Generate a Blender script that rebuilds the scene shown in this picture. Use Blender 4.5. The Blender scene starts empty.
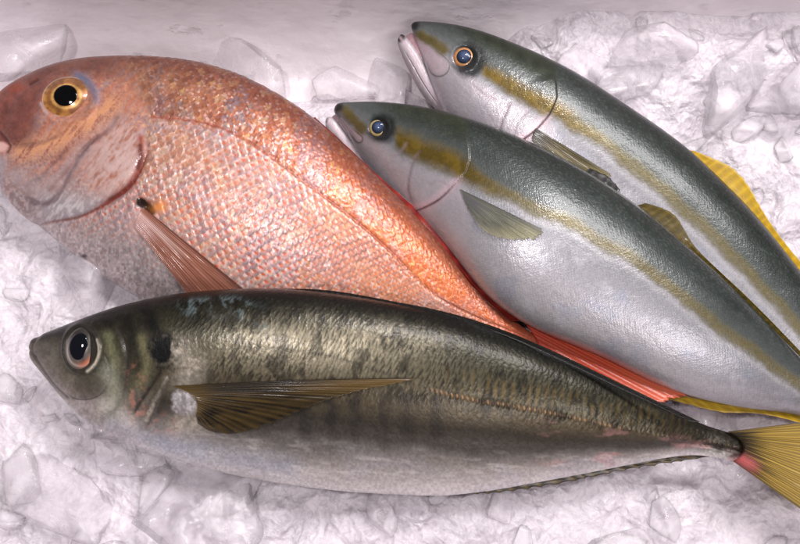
import bpy, math, random
import numpy as np
from mathutils import Vector
from mathutils.bvhtree import BVHTree

random.seed(7)
RNG = np.random.default_rng(11)
SC = bpy.context.scene
COL = SC.collection

# ------------------------------------------------------------------ camera
PW, PH = 800.0, 544.0
TILT = math.radians(14.0)
DIST, SPAN = 0.50, 0.48
AIM = np.array([0.0, 0.0, 0.030])
FWD = np.array([0.0, math.sin(TILT), -math.cos(TILT)])
UPV = np.array([0.0, math.cos(TILT), math.sin(TILT)])
RGT = np.array([1.0, 0.0, 0.0])
CAM = AIM - FWD * DIST
KPX = SPAN / DIST / PW


def ray_dir(px, py):
    x = (np.asarray(px, float) - PW / 2) * KPX
    y = -(np.asarray(py, float) - PH / 2) * KPX
    return FWD + RGT * x[..., None] + UPV * y[..., None]


def at(px, py, z):
    d = ray_dir(px, py)
    t = (np.asarray(z, float) - CAM[2]) / d[..., 2]
    return CAM + d * t[..., None]


def project(P):
    r = P - CAM
    dz = r @ FWD
    return (r @ RGT) / dz / KPX + PW / 2, -(r @ UPV) / dz / KPX + PH / 2


cd = bpy.data.cameras.new('camera')
cam = bpy.data.objects.new('camera', cd)
COL.objects.link(cam)
cam.location = CAM
cam.rotation_euler = (TILT, 0, 0)
cd.sensor_fit = 'HORIZONTAL'
cd.sensor_width = 36
cd.lens = 36 * DIST / SPAN
cd.clip_start = 0.01
cd.clip_end = 50
SC.camera = cam


# ------------------------------------------------------------------ maths
def lin(r, g, b):
    v = np.array([r, g, b], float) / 255
    return np.where(v <= 0.04045, v / 12.92, ((v + 0.055) / 1.055) ** 2.4)


def sm(a, b, x):
    t = np.clip((np.asarray(x, float) - a) / (b - a), 0, 1)
    return t * t * (3 - 2 * t)


def mix(a, b, f):
    f = np.clip(np.asarray(f, float), 0, 1)[..., None]
    return a * (1 - f) + b * f


def hsh(ix, iy, seed=0):
    h = (ix.astype(np.int64) * 374761393 + iy.astype(np.int64) * 668265263 + seed * 982451653) & 0xFFFFFFFF
    h = ((h ^ (h >> 13)) * 1274126177) & 0xFFFFFFFF
    h = ((h ^ (h >> 16)) * 2246822519) & 0xFFFFFFFF
    return ((h ^ (h >> 15)) & 0xFFFFFF) / float(0x1000000)


def vnoise(x, y, seed=0):
    ix, iy = np.floor(x), np.floor(y)
    fx, fy = x - ix, y - iy
    fx = fx * fx * fx * (fx * (fx * 6 - 15) + 10)
    fy = fy * fy * fy * (fy * (fy * 6 - 15) + 10)
    a, b = hsh(ix, iy, seed), hsh(ix + 1, iy, seed)
    c, d = hsh(ix, iy + 1, seed), hsh(ix + 1, iy + 1, seed)
    return (a + (b - a) * fx) * (1 - fy) + (c + (d - c) * fx) * fy


def fbm(x, y, octv=4, seed=0):
    """0..1, mean about 0.5"""
    s, amp, tot = 0.0, 1.0, 0.0
    for i in range(octv):
        ca, sa = math.cos(i * 0.7), math.sin(i * 0.7)
        k = 2.0 ** i
        s = s + amp * vnoise((x * ca - y * sa) * k + i * 7.3, (x * sa + y * ca) * k - i * 3.1, seed + i)
        tot += amp
        amp *= 0.55
    return s / tot


def gau(x, s):
    return np.exp(-(x / s) ** 2)


def spline(pts, n_or_t):
    """natural cubic spline over chord length; n_or_t = fractions of the arc"""
    P = np.asarray(pts, float)
    d = np.sqrt(np.linalg.norm(np.diff(P, axis=0), axis=1)) ** 1.3
    k = np.concatenate([[0], np.cumsum(d)])
    n = len(P)
    if n == 2:
        M = np.zeros_like(P)
    else:
        A = np.zeros((n, n)); R = np.zeros_like(P)
        A[0, 0] = A[-1, -1] = 1
        for i in range(1, n - 1):
            A[i, i - 1] = d[i - 1]; A[i, i] = 2 * (d[i - 1] + d[i]); A[i, i + 1] = d[i]
            R[i] = 6 * ((P[i + 1] - P[i]) / d[i] - (P[i] - P[i - 1]) / d[i - 1])
        M = np.linalg.solve(A, R)

    def ev(t):
        i = np.clip(np.searchsorted(k, t, side='right') - 1, 0, n - 2)
        h = d[i][:, None]; a = ((k[i + 1] - t) / d[i])[:, None]; b = 1 - a
        return a * P[i] + b * P[i + 1] + ((a ** 3 - a) * M[i] + (b ** 3 - b) * M[i + 1]) * h * h / 6
    dense = ev(np.linspace(0, k[-1], 2000))
    L = np.concatenate([[0], np.cumsum(np.linalg.norm(np.diff(dense, axis=0), axis=1))])
    f = np.asarray(n_or_t, float) * L[-1]
    return np.stack([np.interp(f, L, dense[:, j]) for j in range(P.shape[1])], axis=1)


def pdist(px, py, pts):
    """distance to a polyline, and the fraction along it"""
    P = np.asarray(pts, float)
    seg = np.linalg.norm(np.diff(P, axis=0), axis=1)
    cum = np.concatenate([[0], np.cumsum(seg)])
    best = np.full(px.shape, 1e9); fr = np.zeros(px.shape)
    for i in range(len(P) - 1):
        dx, dy = P[i + 1] - P[i]
        t = np.clip(((px - P[i, 0]) * dx + (py - P[i, 1]) * dy) / (seg[i] ** 2), 0, 1)
        dd = np.hypot(px - P[i, 0] - t * dx, py - P[i, 1] - t * dy)
        m = dd < best
        best = np.where(m, dd, best)
        fr = np.where(m, (cum[i] + t * seg[i]) / cum[-1], fr)
    return best, fr


def curve2(pts, n=60):
    return spline(np.asarray(pts, float), np.linspace(0, 1, n))


def fx(py, pts):                    # x of a line at height y
    P = np.asarray(pts, float)
    o = np.argsort(P[:, 1])
    return np.interp(py, P[o, 1], P[o, 0])


def fy(px, pts):
    P = np.asarray(pts, float)
    o = np.argsort(P[:, 0])
    return np.interp(px, P[o, 0], P[o, 1])


def scales(S, A, ps, pa, jit=0.18, seed=3):
    """overlapping scales, free edge toward the tail. returns du (0 hidden end..1 free edge), da, random, random"""
    S = S + (fbm(S / ps / 3, A / pa / 3, 2, seed) - .5) * ps * jit * 3
    A = A + (fbm(S / ps / 3 + 40, A / pa / 3, 2, seed + 9) - .5) * pa * jit * 3
    best = np.full(S.shape, 1e9)
    bx = np.zeros(S.shape); by = np.zeros(S.shape); r1 = np.zeros(S.shape); r2 = np.zeros(S.shape)
    r0 = np.floor(A / (pa * .5))
    for j in (-2, -1, 0, 1, 2):
        row = r0 + j
        off = (np.mod(row, 2)) * .5
        c0 = np.floor(S / ps - off)
        for i in (-1, 0, 1):
            c = c0 + i
            cx = (c + off) * ps
            cy = (row + .5) * pa * .5
            u = (S - cx) / ps; v = (A - cy) / pa
            q = (u / 1.02) ** 2 + (v / .62) ** 2
            ins = (q < 1) & (u > -.55)
            m = ins & (cx < best)
            best = np.where(m, cx, best)
            bx = np.where(m, u, bx); by = np.where(m, v, by)
            h = hsh(c, row, seed); g = hsh(c, row, seed + 77)
            r1 = np.where(m, h, r1); r2 = np.where(m, g, r2)
    return bx, by, r1, r2


# ------------------------------------------------------------------ mesh helpers
def link(name, me, mat=None, parent=None):
    o = bpy.data.objects.new(name, me)
    COL.objects.link(o)
    if mat:
        me.materials.append(mat)
    if parent:
        o.parent = parent
    return o


def empty(name, loc, label, cat, group=None):
    o = bpy.data.objects.new(name, None)
    COL.objects.link(o)
    o.empty_display_size = .02
    o['label'] = label; o['category'] = cat
    if group:
        o['group'] = group
    return o


def raw_mesh(name, verts, faces_flat, sizes, attrs=None, smooth=True):
    me = bpy.data.meshes.new(name)
    me.vertices.add(len(verts)); me.vertices.foreach_set('co', np.asarray(verts, np.float32).ravel())
    me.loops.add(len(faces_flat)); me.loops.foreach_set('vertex_index', np.asarray(faces_flat, np.int32))
    st = np.concatenate([[0], np.cumsum(sizes)[:-1]]).astype(np.int32)
    me.polygons.add(len(sizes)); me.polygons.foreach_set('loop_start', st)
    me.polygons.foreach_set('loop_total', np.asarray(sizes, np.int32))
    me.polygons.foreach_set('use_smooth', np.full(len(sizes), smooth))
    me.update(calc_edges=True)
    for k, a in (attrs or {}).items():
        a = np.asarray(a, np.float32)
        if a.ndim == 2:
            at_ = me.attributes.new(k, 'FLOAT_COLOR', 'POINT')
            c = np.ones((len(verts), 4), np.float32); c[:, :3] = a[:, :3]
            at_.data.foreach_set('color', c.ravel())
        else:
            at_ = me.attributes.new(k, 'FLOAT', 'POINT')
            at_.data.foreach_set('value', a)
    return me


def grid_faces(nu, nv, wrap=False, flip=False):
    i, j = np.meshgrid(np.arange(nu - 1), np.arange(nv if wrap else nv - 1), indexing='ij')
    j2 = (j + 1) % nv
    q = np.stack([i * nv + j, i * nv + j2, (i + 1) * nv + j2, (i + 1) * nv + j], -1).reshape(-1, 4)
    return q[:, ::-1] if flip else q


def grid_normals(P, wrap):
    du = np.gradient(P, axis=0)
    if wrap:
        dv = (np.roll(P, -1, 1) - np.roll(P, 1, 1)) * .5
    else:
        dv = np.gradient(P, axis=1)
    n = np.cross(du, dv)
    l = np.linalg.norm(n, axis=2, keepdims=True)
    return n / np.maximum(l, 1e-12)


def loft(name, Dk, Vk, nu, nt, nb, kt, e, paint, mat, parent, cl=.45, need_bvh=True):
    """body between a back outline and a belly outline (photo px, height in mm), thick across"""
    Dk = np.asarray(Dk, float); Vk = np.asarray(Vk, float)
    x = np.linspace(0, 1, nu)
    f = cl * x * x + (1 - cl) * x
    f = .0012 + f * .9988
    D = spline(at(Dk[:, 0], Dk[:, 1], Dk[:, 2] / 1000), f)
    V = spline(at(Vk[:, 0], Vk[:, 1], Vk[:, 2] / 1000), f)
    M = (D + V) / 2; H = (D - V) / 2
    hw = np.linalg.norm(H, axis=1)
    T = hw * np.interp(f, *zip(*kt))
    ker = np.hanning(41); ker /= ker.sum()
    ax = np.gradient(M, axis=0)
    N = np.cross(ax, H); N /= np.linalg.norm(N, axis=1)[:, None]
    N *= np.sign(N[:, 2:3])
    for c in range(3):
        N[:, c] = np.convolve(np.pad(N[:, c], 20, 'edge'), ker, 'valid')
    N /= np.linalg.norm(N, axis=1)[:, None]
    T[20:] = np.convolve(np.pad(T, 20, 'edge'), ker, 'valid')[20:]
    th = np.concatenate([np.linspace(0, math.pi, nt), math.pi + math.pi * (np.arange(nb) + 1) / (nb + 1)])
    c, s = np.cos(th), np.sin(th)
    sp = np.sign(s) * np.abs(s) ** e
    P = M[:, None] + H[:, None] * c[None, :, None] + N[:, None] * (T[:, None] * sp[None])[..., None]
    nv = len(th)
    nrm = grid_normals(P, True)
    mid = nrm[nu // 2, nt // 2]
    if mid[2] < 0:
        nrm = -nrm
    px, py = project(P.reshape(-1, 3))
    S = np.concatenate([[0], np.cumsum(np.linalg.norm(np.diff(M, axis=0), axis=1))]) * 1000
    dA = np.linalg.norm(np.diff(P, axis=1), axis=2)
    A = np.concatenate([np.zeros((nu, 1)), np.cumsum(dA, axis=1)], 1) * 1000
    A = A - A[:, nt // 2:nt // 2 + 1]
    g = dict(px=px, py=py, f=np.repeat(f, nv), t=np.tile(c, nu), S=np.repeat(S, nv), A=A.ravel(),
             top=np.tile(s >= -1e-6, nu), hw=np.repeat(hw, nv) * 1000)
    rel = hw.max() / np.maximum(hw, .30 * hw.max())
    S2 = np.concatenate([[0], np.cumsum(np.linalg.norm(np.diff(M, axis=0), axis=1) * rel[1:])]) * 1000
    g['S2'] = np.repeat(S2, nv); g['A2'] = (A * rel[:, None]).ravel()
    out = paint(g)
    h = out['h'] * np.clip(np.repeat(hw, nv) * 1000 / 3.0, 0, 1)
    Q = P.reshape(-1, 3) + nrm.reshape(-1, 3) * (h / 1000)[:, None]
    tip, end = Q[:nv].mean(0), Q[-nv:].mean(0)
    V_ = np.vstack([Q, tip, end])
    quads = grid_faces(nu, nv, True)
    j = np.arange(nv); j2 = (j + 1) % nv
    t1 = np.stack([np.full(nv, nu * nv), j2, j], 1)
    b = (nu - 1) * nv
    t2 = np.stack([np.full(nv, nu * nv + 1), b + j, b + j2], 1)
    a_, b_, c_ = Q[quads[len(quads) // 2 + nt // 2][:3]]
    k = (nu // 2) * nv + nt // 2
    q0 = P.reshape(-1, 3)
    test = np.cross(q0[k + 1] - q0[k], q0[k + nv] - q0[k])
    if test[2] < 0:
        quads = quads[:, ::-1]; t1 = t1[:, ::-1]; t2 = t2[:, ::-1]
    ff = np.concatenate([quads.ravel(), t1.ravel(), t2.ravel()])
    sz = np.concatenate([np.full(len(quads), 4), np.full(2 * nv, 3)])

    def ext(a):
        return np.concatenate([a, a[:1], a[-1:]])
    uvm = np.stack([g['S'], g['A'], np.zeros_like(g['S'])], 1)
    me = raw_mesh(name, V_, ff, sz, dict(col=ext(out['col']), rough=ext(out['rough']), metal=ext(out['metal']), flow=ext(uvm)))
    o = link(name, me, mat, parent)
    bv = None
    if need_bvh:
        iu = np.unique(np.linspace(0, nu - 1, 160).astype(int)); iv = np.arange(0, nv, max(1, nv // 90))
        C = Q.reshape(nu, nv, 3)[iu][:, iv]
        bv = BVHTree.FromPolygons([tuple(p) for p in C.reshape(-1, 3)], grid_faces(len(iu), len(iv), True).tolist())
    return o, bv


def drop(px, py, bvhs, zfall, lift):
    """points where the camera-independent surface under a traced position is; lift in mm along the surface normal"""
    D = ray_dir(px, py)
    out = np.zeros(D.shape)
    for i in np.ndindex(D.shape[:-1]):
        d = Vector(D[i]).normalized(); best = None
        for b in bvhs:
            hit = b.ray_cast(Vector(CAM), d)
            if hit[0] is not None and (best is None or hit[3] < best[3]):
                best = hit
        if best is None:
            t = (zfall[i] / 1000 - CAM[2]) / D[i][2]
            out[i] = CAM + D[i] * t
        else:
            out[i] = np.array(best[0])
    nd = -D / np.linalg.norm(D, axis=-1, keepdims=True)
    return out + nd * (lift / 1000)[..., None]


def smooth_grid(P, n=2):
    for _ in range(n):
        Q = P.copy()
        Q[1:-1] = (P[:-2] + 2 * P[1:-1] + P[2:]) / 4
        P = Q.copy()
        P[:, 1:-1] = (Q[:, :-2] + 2 * Q[:, 1:-1] + Q[:, 2:]) / 4
    return P


def fin(name, parent, mat, root, tip, rays, color, bvhs=(), z=20.0, lift=(0.6, 1.6), nb=44, ridge=.25, jag=.06,
        thick=.5, zt=None, sub=9, bow=0.0, seed=1, alpha=.95):
    """a fin web between a root line and a tip line (photo px), folded into rays"""
    na = rays * sub + 1
    a = np.linspace(0, 1, na); b = np.linspace(0, 1, nb)
    R = spline(np.asarray(root, float), a); Tp = spline(np.asarray(tip, float), a)
    aw = a * rays + .9 * (fbm(a * rays * .6, a * 0 + seed, 2, seed) - .5)
    rr = np.floor(aw - 1e-6)
    ph = np.abs(np.mod(aw, 1) - .5) * 2          # 1 on a ray, 0 between
    jl = 1 - jag * (1 - ph ** 2) * (0.5 + hsh(rr, rr * 0 + 5, seed)) - jag * .7 * hsh(rr, rr * 0, seed)
    B = b[None, :] * jl[:, None]
    G = R[:, None, :] * (1 - B[..., None]) + Tp[:, None, :] * B[..., None]
    if bow:
        side = Tp - R; side = np.stack([-side[:, 1], side[:, 0]], 1)
        G = G + (side[:, None, :] * (bow * (B * (1 - B)))[..., None])
    zz = np.full(B.shape, float(z)) if zt is None else z + (zt - z) * B
    lf = lift[0] + (lift[1] - lift[0]) * B
    P = drop(G[..., 0], G[..., 1], list(bvhs), zz, lf)
    if bvhs:
        P = smooth_grid(P, 3)
    n = grid_normals(P, False)
    if n[na // 2, nb // 2][2] < 0:
        n = -n
    wob = (fbm(np.repeat(a[:, None], nb, 1) * 7, B * 3, 2, seed + 4) - .5) * (.8 if bvhs else .3)
    P = P + n * ((ridge * (ph ** 1.5)[:, None] * (1 - .6 * B) + wob * np.minimum(1, B * 3)) / 1000)[..., None]
    aa = np.repeat(a[:, None], nb, 1); pp = np.repeat(ph[:, None], nb, 1)
    ri = np.repeat(rr[:, None], nb, 1)
    px, py = project(P.reshape(-1, 3))
    col = color(dict(a=aa.ravel(), b=B.ravel(), ray=pp.ravel(), id=ri.ravel(), px=px, py=py))
    # closed sheet: top and underside
    top = P.reshape(-1, 3); bot = (P - n * (thick / 1000)).reshape(-1, 3)
    nn = len(top)
    q = grid_faces(na, nb)
    idx = np.arange(nn).reshape(na, nb)
    rim = np.concatenate([idx[:, 0], idx[-1, 1:], idx[-2::-1, -1], idx[0, -2:0:-1]])
    r2 = np.roll(rim, -1)
    side = np.stack([rim, r2, r2 + nn, rim + nn], 1)
    k = grid_faces(na, nb)[len(q) // 2]
    test = np.cross(top[k[1]] - top[k[0]], top[k[3]] - top[k[0]])
    if test[2] < 0:
        q1 = q[:, ::-1]; q2 = q + nn
    else:
        q1 = q; q2 = q[:, ::-1] + nn
        side = side[:, ::-1]
    F = np.concatenate([q1, q2, side])
    av = alpha(aa.ravel(), B.ravel(), pp.ravel()) if callable(alpha) else np.full(nn, alpha)
    al = np.concatenate([av, av])
    me = raw_mesh(name, np.vstack([top, bot]), F.ravel(), np.full(len(F), 4),
                  dict(col=np.vstack([col, col]), alpha=al))
    return link(name, me, mat, parent)


# ------------------------------------------------------------------ materials
def nodes(name):
    m = bpy.data.materials.new(name); m.use_nodes = True
    nt = m.node_tree
    b = nt.nodes['Principled BSDF']
    return m, nt, b


def attr(nt, name):
    n = nt.nodes.new('ShaderNodeAttribute'); n.attribute_name = name
    return n


def math_node(nt, op, a, b=None):
    n = nt.nodes.new('ShaderNodeMath'); n.operation = op
    for i, v in enumerate((a, b)):
        if v is None:
            continue
        if isinstance(v, (int, float)):
            n.inputs[i].default_value = v
        else:
            nt.links.new(v, n.inputs[i])
    return n.outputs[0]


def skin_mat(name, cell, stretch, bump, coat, crough):
    m, nt, b = nodes(name)
    c = attr(nt, 'col'); r = attr(nt, 'rough'); me = attr(nt, 'metal'); fl = attr(nt, 'flow')
    nt.links.new(c.outputs['Color'], b.inputs['Base Color'])
    nt.links.new(r.outputs['Fac'], b.inputs['Roughness'])
    nt.links.new(me.outputs['Fac'], b.inputs['Metallic'])
    b.inputs['Coat Weight'].default_value = coat
    b.inputs['Coat Roughness'].default_value = crough
    b.inputs['Coat IOR'].default_value = 1.36
    b.inputs['Specular IOR Level'].default_value = .22
    mp = nt.nodes.new('ShaderNodeMapping')
    mp.inputs['Scale'].default_value = (1 / cell, stretch / cell, 1)
    nt.links.new(fl.outputs['Vector'], mp.inputs['Vector'])
    vo = nt.nodes.new('ShaderNodeTexVoronoi'); vo.inputs['Scale'].default_value = 1
    nt.links.new(mp.outputs['Vector'], vo.inputs['Vector'])
    no = nt.nodes.new('ShaderNodeTexNoise'); no.inputs['Scale'].default_value = .55; no.inputs['Detail'].default_value = 5
    nt.links.new(fl.outputs['Vector'], no.inputs['Vector'])
    # each cell leans its own way, as scales do, so lamps glint off single scales
    sx = nt.nodes.new('ShaderNodeSeparateXYZ'); nt.links.new(vo.outputs['Color'], sx.inputs[0])
    h = math_node(nt, 'ADD', math_node(nt, 'MULTIPLY', vo.outputs['Distance'], .7), math_node(nt, 'MULTIPLY', sx.outputs[0], .5))
    h = math_node(nt, 'ADD', h, math_node(nt, 'MULTIPLY', no.outputs['Fac'], 1.2))
    bp = nt.nodes.new('ShaderNodeBump'); bp.inputs['Strength'].default_value = bump; bp.inputs['Distance'].default_value = .0004
    nt.links.new(h, bp.inputs['Height'])
    nt.links.new(bp.outputs['Normal'], b.inputs['Normal'])
    bp2 = nt.nodes.new('ShaderNodeBump'); bp2.inputs['Strength'].default_value = bump * .7; bp2.inputs['Distance'].default_value = .0004
    nt.links.new(h, bp2.inputs['Height'])
    nt.links.new(bp2.outputs['Normal'], b.inputs['Coat Normal'])
    return m


M_BREAM = skin_mat('bream_skin', 1.0, 1.0, .16, .5, .09)
M_MACK = skin_mat('mackerel_skin', .7, .6, .14, .28, .16)
M_TAIL = skin_mat('yellowtail_skin', .6, 1.0, .17, .55, .09)


def fin_mat():
    m, nt, b = nodes('fin_web')
    c = attr(nt, 'col'); al = attr(nt, 'alpha')
    nt.links.new(c.outputs['Color'], b.inputs['Base Color'])
    nt.links.new(al.outputs['Fac'], b.inputs['Alpha'])
    b.inputs['Roughness'].default_value = .34
    b.inputs['Coat Weight'].default_value = .25
    b.inputs['Specular IOR Level'].default_value = .3
    b.inputs['Coat Roughness'].default_value = .12
    b.inputs['Subsurface Weight'].default_value = 0
    no = nt.nodes.new('ShaderNodeTexNoise'); no.inputs['Scale'].default_value = 700
    tc = nt.nodes.new('ShaderNodeTexCoord'); nt.links.new(tc.outputs['Object'], no.inputs['Vector'])
    bp = nt.nodes.new('ShaderNodeBump'); bp.inputs['Strength'].default_value = .3; bp.inputs['Distance'].default_value = .0004
    nt.links.new(no.outputs['Fac'], bp.inputs['Height']); nt.links.new(bp.outputs['Normal'], b.inputs['Normal'])
    return m


M_FIN = fin_mat()


def eye_mat():
    m, nt, b = nodes('eye_surface')
    c = attr(nt, 'col')
    nt.links.new(c.outputs['Color'], b.inputs['Base Color'])
    b.inputs['Roughness'].default_value = .3
    b.inputs['Metallic'].default_value = .25
    b.inputs['Coat Weight'].default_value = 1
    b.inputs['Coat Roughness'].default_value = .03
    return m


M_EYE = eye_mat()


M_PUP, _nt, _b = nodes('pupil_surface')
_c = attr(_nt, 'col'); _nt.links.new(_c.outputs['Color'], _b.inputs['Base Color'])
_b.inputs['Roughness'].default_value = .05; _b.inputs['Specular IOR Level'].default_value = .3


# ------------------------------------------------------------------ eyes
def dome(name, centre, nrm, up, rx, ry, hgt, colf, parent, seed=0, nr=28, na=72, sink=.6):
    nrm = nrm / np.linalg.norm(nrm)
    x = np.cross(up, nrm); x /= np.linalg.norm(x); y = np.cross(nrm, x)
    r = np.linspace(0, 1, nr)[1:]; a = np.linspace(0, 2 * math.pi, na, endpoint=False)
    rr, aa = np.meshgrid(r, a, indexing='ij')
    z = hgt * (1 - rr ** 2) - sink * sm(.9, 1, rr)
    P = centre + (rr * np.cos(aa) * rx)[..., None] * x + (rr * np.sin(aa) * ry)[..., None] * y + z[..., None] * nrm
    V = np.vstack([P.reshape(-1, 3), centre + nrm * hgt])
    q = grid_faces(nr - 1, na, True, True)
    j = np.arange(na); t = np.stack([np.full(na, (nr - 1) * na), j, (j + 1) % na], 1)
    p0 = V[q[0]]
    if np.dot(np.cross(p0[1] - p0[0], p0[3] - p0[0]), nrm) < 0:
        q = q[:, ::-1]
    p0 = V[t[0]]
    if np.dot(np.cross(p0[1] - p0[0], p0[2] - p0[0]), nrm) < 0:
        t = t[:, ::-1]
    R = np.append(rr.ravel(), 0); A = np.append(aa.ravel(), 0)
    col = colf(R, A)
    me = raw_mesh(name, V, np.concatenate([q.ravel(), t.ravel()]), np.concatenate([np.full(len(q), 4), np.full(na, 3)]), dict(col=col))
    return link(name, me, M_PUP if name == 'pupil' else M_EYE, parent)


def eye(parent, bvh, px, py, rx, ry, prx, pry, iris, pupil, pdx=0, pdy=0, hgt=.30, lift=0.0):
    d = Vector(ray_dir(np.array(px), np.array(py))).normalized()
    hit = bvh.ray_cast(Vector(CAM), d)
    c = np.array(hit[0]); n = np.array(hit[1])
    if n[2] < 0:
        n = -n
    v = -np.array(d)
    n = n * .6 + v * .25 + np.array([0, 0, .4]); n /= np.linalg.norm(n)
    mm = KPX * np.linalg.norm(c - CAM)
    rx, ry, prx, pry = rx * mm, ry * mm, prx * mm, pry * mm
    up = UPV
    c = c + n * lift
    H = hgt * rx
    e = dome('eye', c - n * H * .35, n, up, rx, ry, H, iris, parent, sink=H * .5)
    x = np.cross(up, n); x /= np.linalg.norm(x); y = np.cross(n, x)
    dx, dy = pdx * mm, -pdy * mm
    q = (dx / rx) ** 2 + (dy / ry) ** 2
    edge = (prx / rx) ** 2
    pc = c - n * H * .35 + x * dx + y * dy + n * (H * (1 - q - edge) + .00022)
    dome('pupil', pc, n, up, prx, pry, H * edge * 1.05 + .00015, pupil, e, sink=.0004)
    return e


# ================================================================== PAINT: sea bream
OPB = [(118, 57), (134, 85), (149, 110), (146, 128), (148, 148), (142, 166), (131, 185), (112, 200), (75, 218), (47, 223), (25, 236), (10, 262)]
PREB = [(118, 118), (108, 130), (91, 142), (76, 162), (66, 180), (60, 194), (46, 204), (30, 200)]
LLB = [(150, 117), (206, 123), (237, 135), (270, 156), (302, 180), (356, 221), (400, 261), (431, 292), (500, 327), (560, 352), (640, 392)]


def paint_bream(g):
    px, py, S, A, t = g['px'], g['py'], g['S'], g['A'], g['t']
    n1 = fbm(px / 26, py / 26, 4, 1); n2 = fbm(px / 7, py / 7, 3, 5); n3 = fbm(px / 2.2, py / 2.2, 2, 8)
    xo = fx(py, OPB) + (n2 - .5) * 3
    head = sm(1, -1, (px - xo + (n2 - .5) * 8) / (3 + 14 * sm(120, 80, py)))
    yl = fy(px, LLB)
    above = sm(2.5, -2.5, py - yl + (n1 - .5) * 26 * sm(330, 200, px))
    u, v, r1, r2 = scales(g['S2'], g['A2'], 6.0, 7.2, .08, 3)
    us, vs, s1, s2 = scales(g['S2'], g['A2'], 4.8, 5.6, .14, 13)
    # flank below the lateral line: lilac silver plates with an orange patch at the hidden end
    rear = sm(230, 420, px)
    frontw = sm(260, 160, px) * sm(230, 150, py)
    low = mix(lin(200, 146, 134), lin(174, 144, 146), sm(.25, .8, r1))
    low = mix(low, lin(150, 134, 138), sm(.0, .34, v) * sm(.2, .6, u) * .8)
    low = mix(low, lin(226, 198, 186), sm(-.05, -.36, v) * .55)
    low = mix(low, lin(166, 112, 76), frontw * .6 + rear * .35)
    low = mix(low, lin(214, 188, 166), sm(.74, .95, r2) * .6)
    low = mix(low, lin(196, 160, 106), sm(.62, .8, fbm(S / 2.4, A / 2.0, 3, 35)) * .45)
    spot = sm(.70, .10, np.hypot((u - .42) / .66, v / .36))
    low = mix(low, mix(lin(196, 74, 34), lin(200, 88, 28), rear), spot * (.6 + .4 * r2) * (1 - .75 * frontw) * (.55 + .45 * sm(.35, .6, n1)))
    low = mix(low, lin(206, 112, 62), rear * .35) * .84
    low = mix(low, lin(232, 214, 214), sm(.80, .93, hsh(np.floor(S / 1.5), np.floor(A / 1.5), 78)) * .35)  # pale random specks paint sparkle into the flank
    low = mix(low, lin(112, 84, 86), sm(.76, 1.0, u + (n2 - .5) * .15) * (.45 + .25 * r1))
    low = mix(low, lin(160, 142, 146), sm(.54, .74, fbm(S / 22, A / 12, 3, 31)) * .45 * (1 - spot))
    # back: orange gold, small scales, lilac flecks, glints painted in as pale specks
    up = mix(lin(146, 82, 60), lin(186, 118, 88), s1)
    up = mix(up, lin(226, 178, 116), sm(.72, .95, s2) * .75)
    up = mix(up, lin(132, 122, 134), sm(.62, .80, hsh(np.floor(S / 1.7), np.floor(A / 1.7), 71)) * (.25 + .5 * sm(.45, .6, n1)))
    up = mix(up, lin(136, 120, 128), sm(.52, .66, n1 * .6 + s2 * .25 + n2 * .15) * .8)
    up = mix(up, lin(78, 42, 34), sm(.66, 1.0, us + (n2 - .5) * .3) * .5)
    up = mix(up, lin(224, 196, 188), sm(.84, .95, hsh(np.floor(S / 1.4), np.floor(A / 1.4), 77)) * .6)
    up = mix(up, lin(202, 100, 40), rear * .55)
    nape = sm(300, 130, px) * sm(170, 90, py)
    up = mix(up, mix(lin(92, 62, 48), lin(146, 104, 76), s1), nape * .7)
    up = mix(up, lin(92, 50, 42), sm(.60, .97, t) * .7)
    body = mix(low, up, above)
    d, fr = pdist(px, py, curve2(LLB))
    body = mix(body, lin(140, 70, 52), gau(d, 1.5) * .75)
    body = mix(body, lin(196, 132, 84), sm(.40, .66, fbm(S / 30, A / 18, 3, 141)) * (1 - above) * .2)
    body = mix(body, lin(120, 84, 88), gau(px - 162, 9) * gau(py - 105, 12) * .5)
    # belly: silver grey
    bel = sm(-.40, -.86, t + (n1 - .5) * .3)
    bel = np.maximum(bel, sm(210, 130, px) * sm(195, 255, py + (n1 - .5) * 24) * .9)
    silver = mix(lin(176, 166, 166), lin(146, 136, 136), sm(.38, .68, fbm(px / 2.5, py / 5, 3, 38)))
    silver = mix(silver, lin(212, 206, 206), sm(.6, .8, n3) * .25)
    body = mix(body, silver, bel * .9)
    body = body * (0.74 + .52 * n3)[:, None]
    # head
    ca, sa = math.cos(math.radians(128)), math.sin(math.radians(128))
    q1 = px * ca + py * sa; q2 = -px * sa + py * ca
    st = fbm(q1 / 18, q2 / 2.6, 3, 21)
    hd = mix(lin(178, 116, 96), lin(160, 134, 132), sm(.32, .72, st))
    hd = mix(hd, lin(206, 152, 116), sm(.56, .72, fbm(px / 3.4, py / 2.6, 3, 33)) * .6)
    hd = mix(hd, lin(92, 58, 50), sm(.58, .74, fbm(px / 4, py / 3, 3, 36)) * .4)
    hd = mix(hd, mix(lin(136, 126, 128), lin(176, 168, 168), sm(.4, .7, n3)), sm(150, 215, py - (px - 40) * .25 + (n1 - .5) * 50) * .7)
    hd = mix(hd, lin(182, 112, 74), gau(pdist(px, py, [(60, 132), (100, 112), (140, 92)])[0], 15) * .5)
    snout = sm(64, 36, px + (py - 90) * .35 + (n1 - .5) * 16) * sm(156, 138, py + (n2 - .5) * 6 - sm(20, 50, px) * -4)
    snc = mix(lin(96, 56, 52), lin(136, 82, 70), n2)
    snc = mix(snc, lin(146, 66, 40), sm(.58, .75, n1) * .7)
    hd = mix(hd, snc, snout)
    crown = sm(94, 66, py + (n1 - .5) * 12) * sm(150, 110, px) * sm(10, 30, px)
    hd = mix(hd, mix(lin(88, 52, 46), lin(122, 76, 62), n2), crown * .9)
    hd = hd * (.82 + .36 * n3)[:, None]
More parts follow.
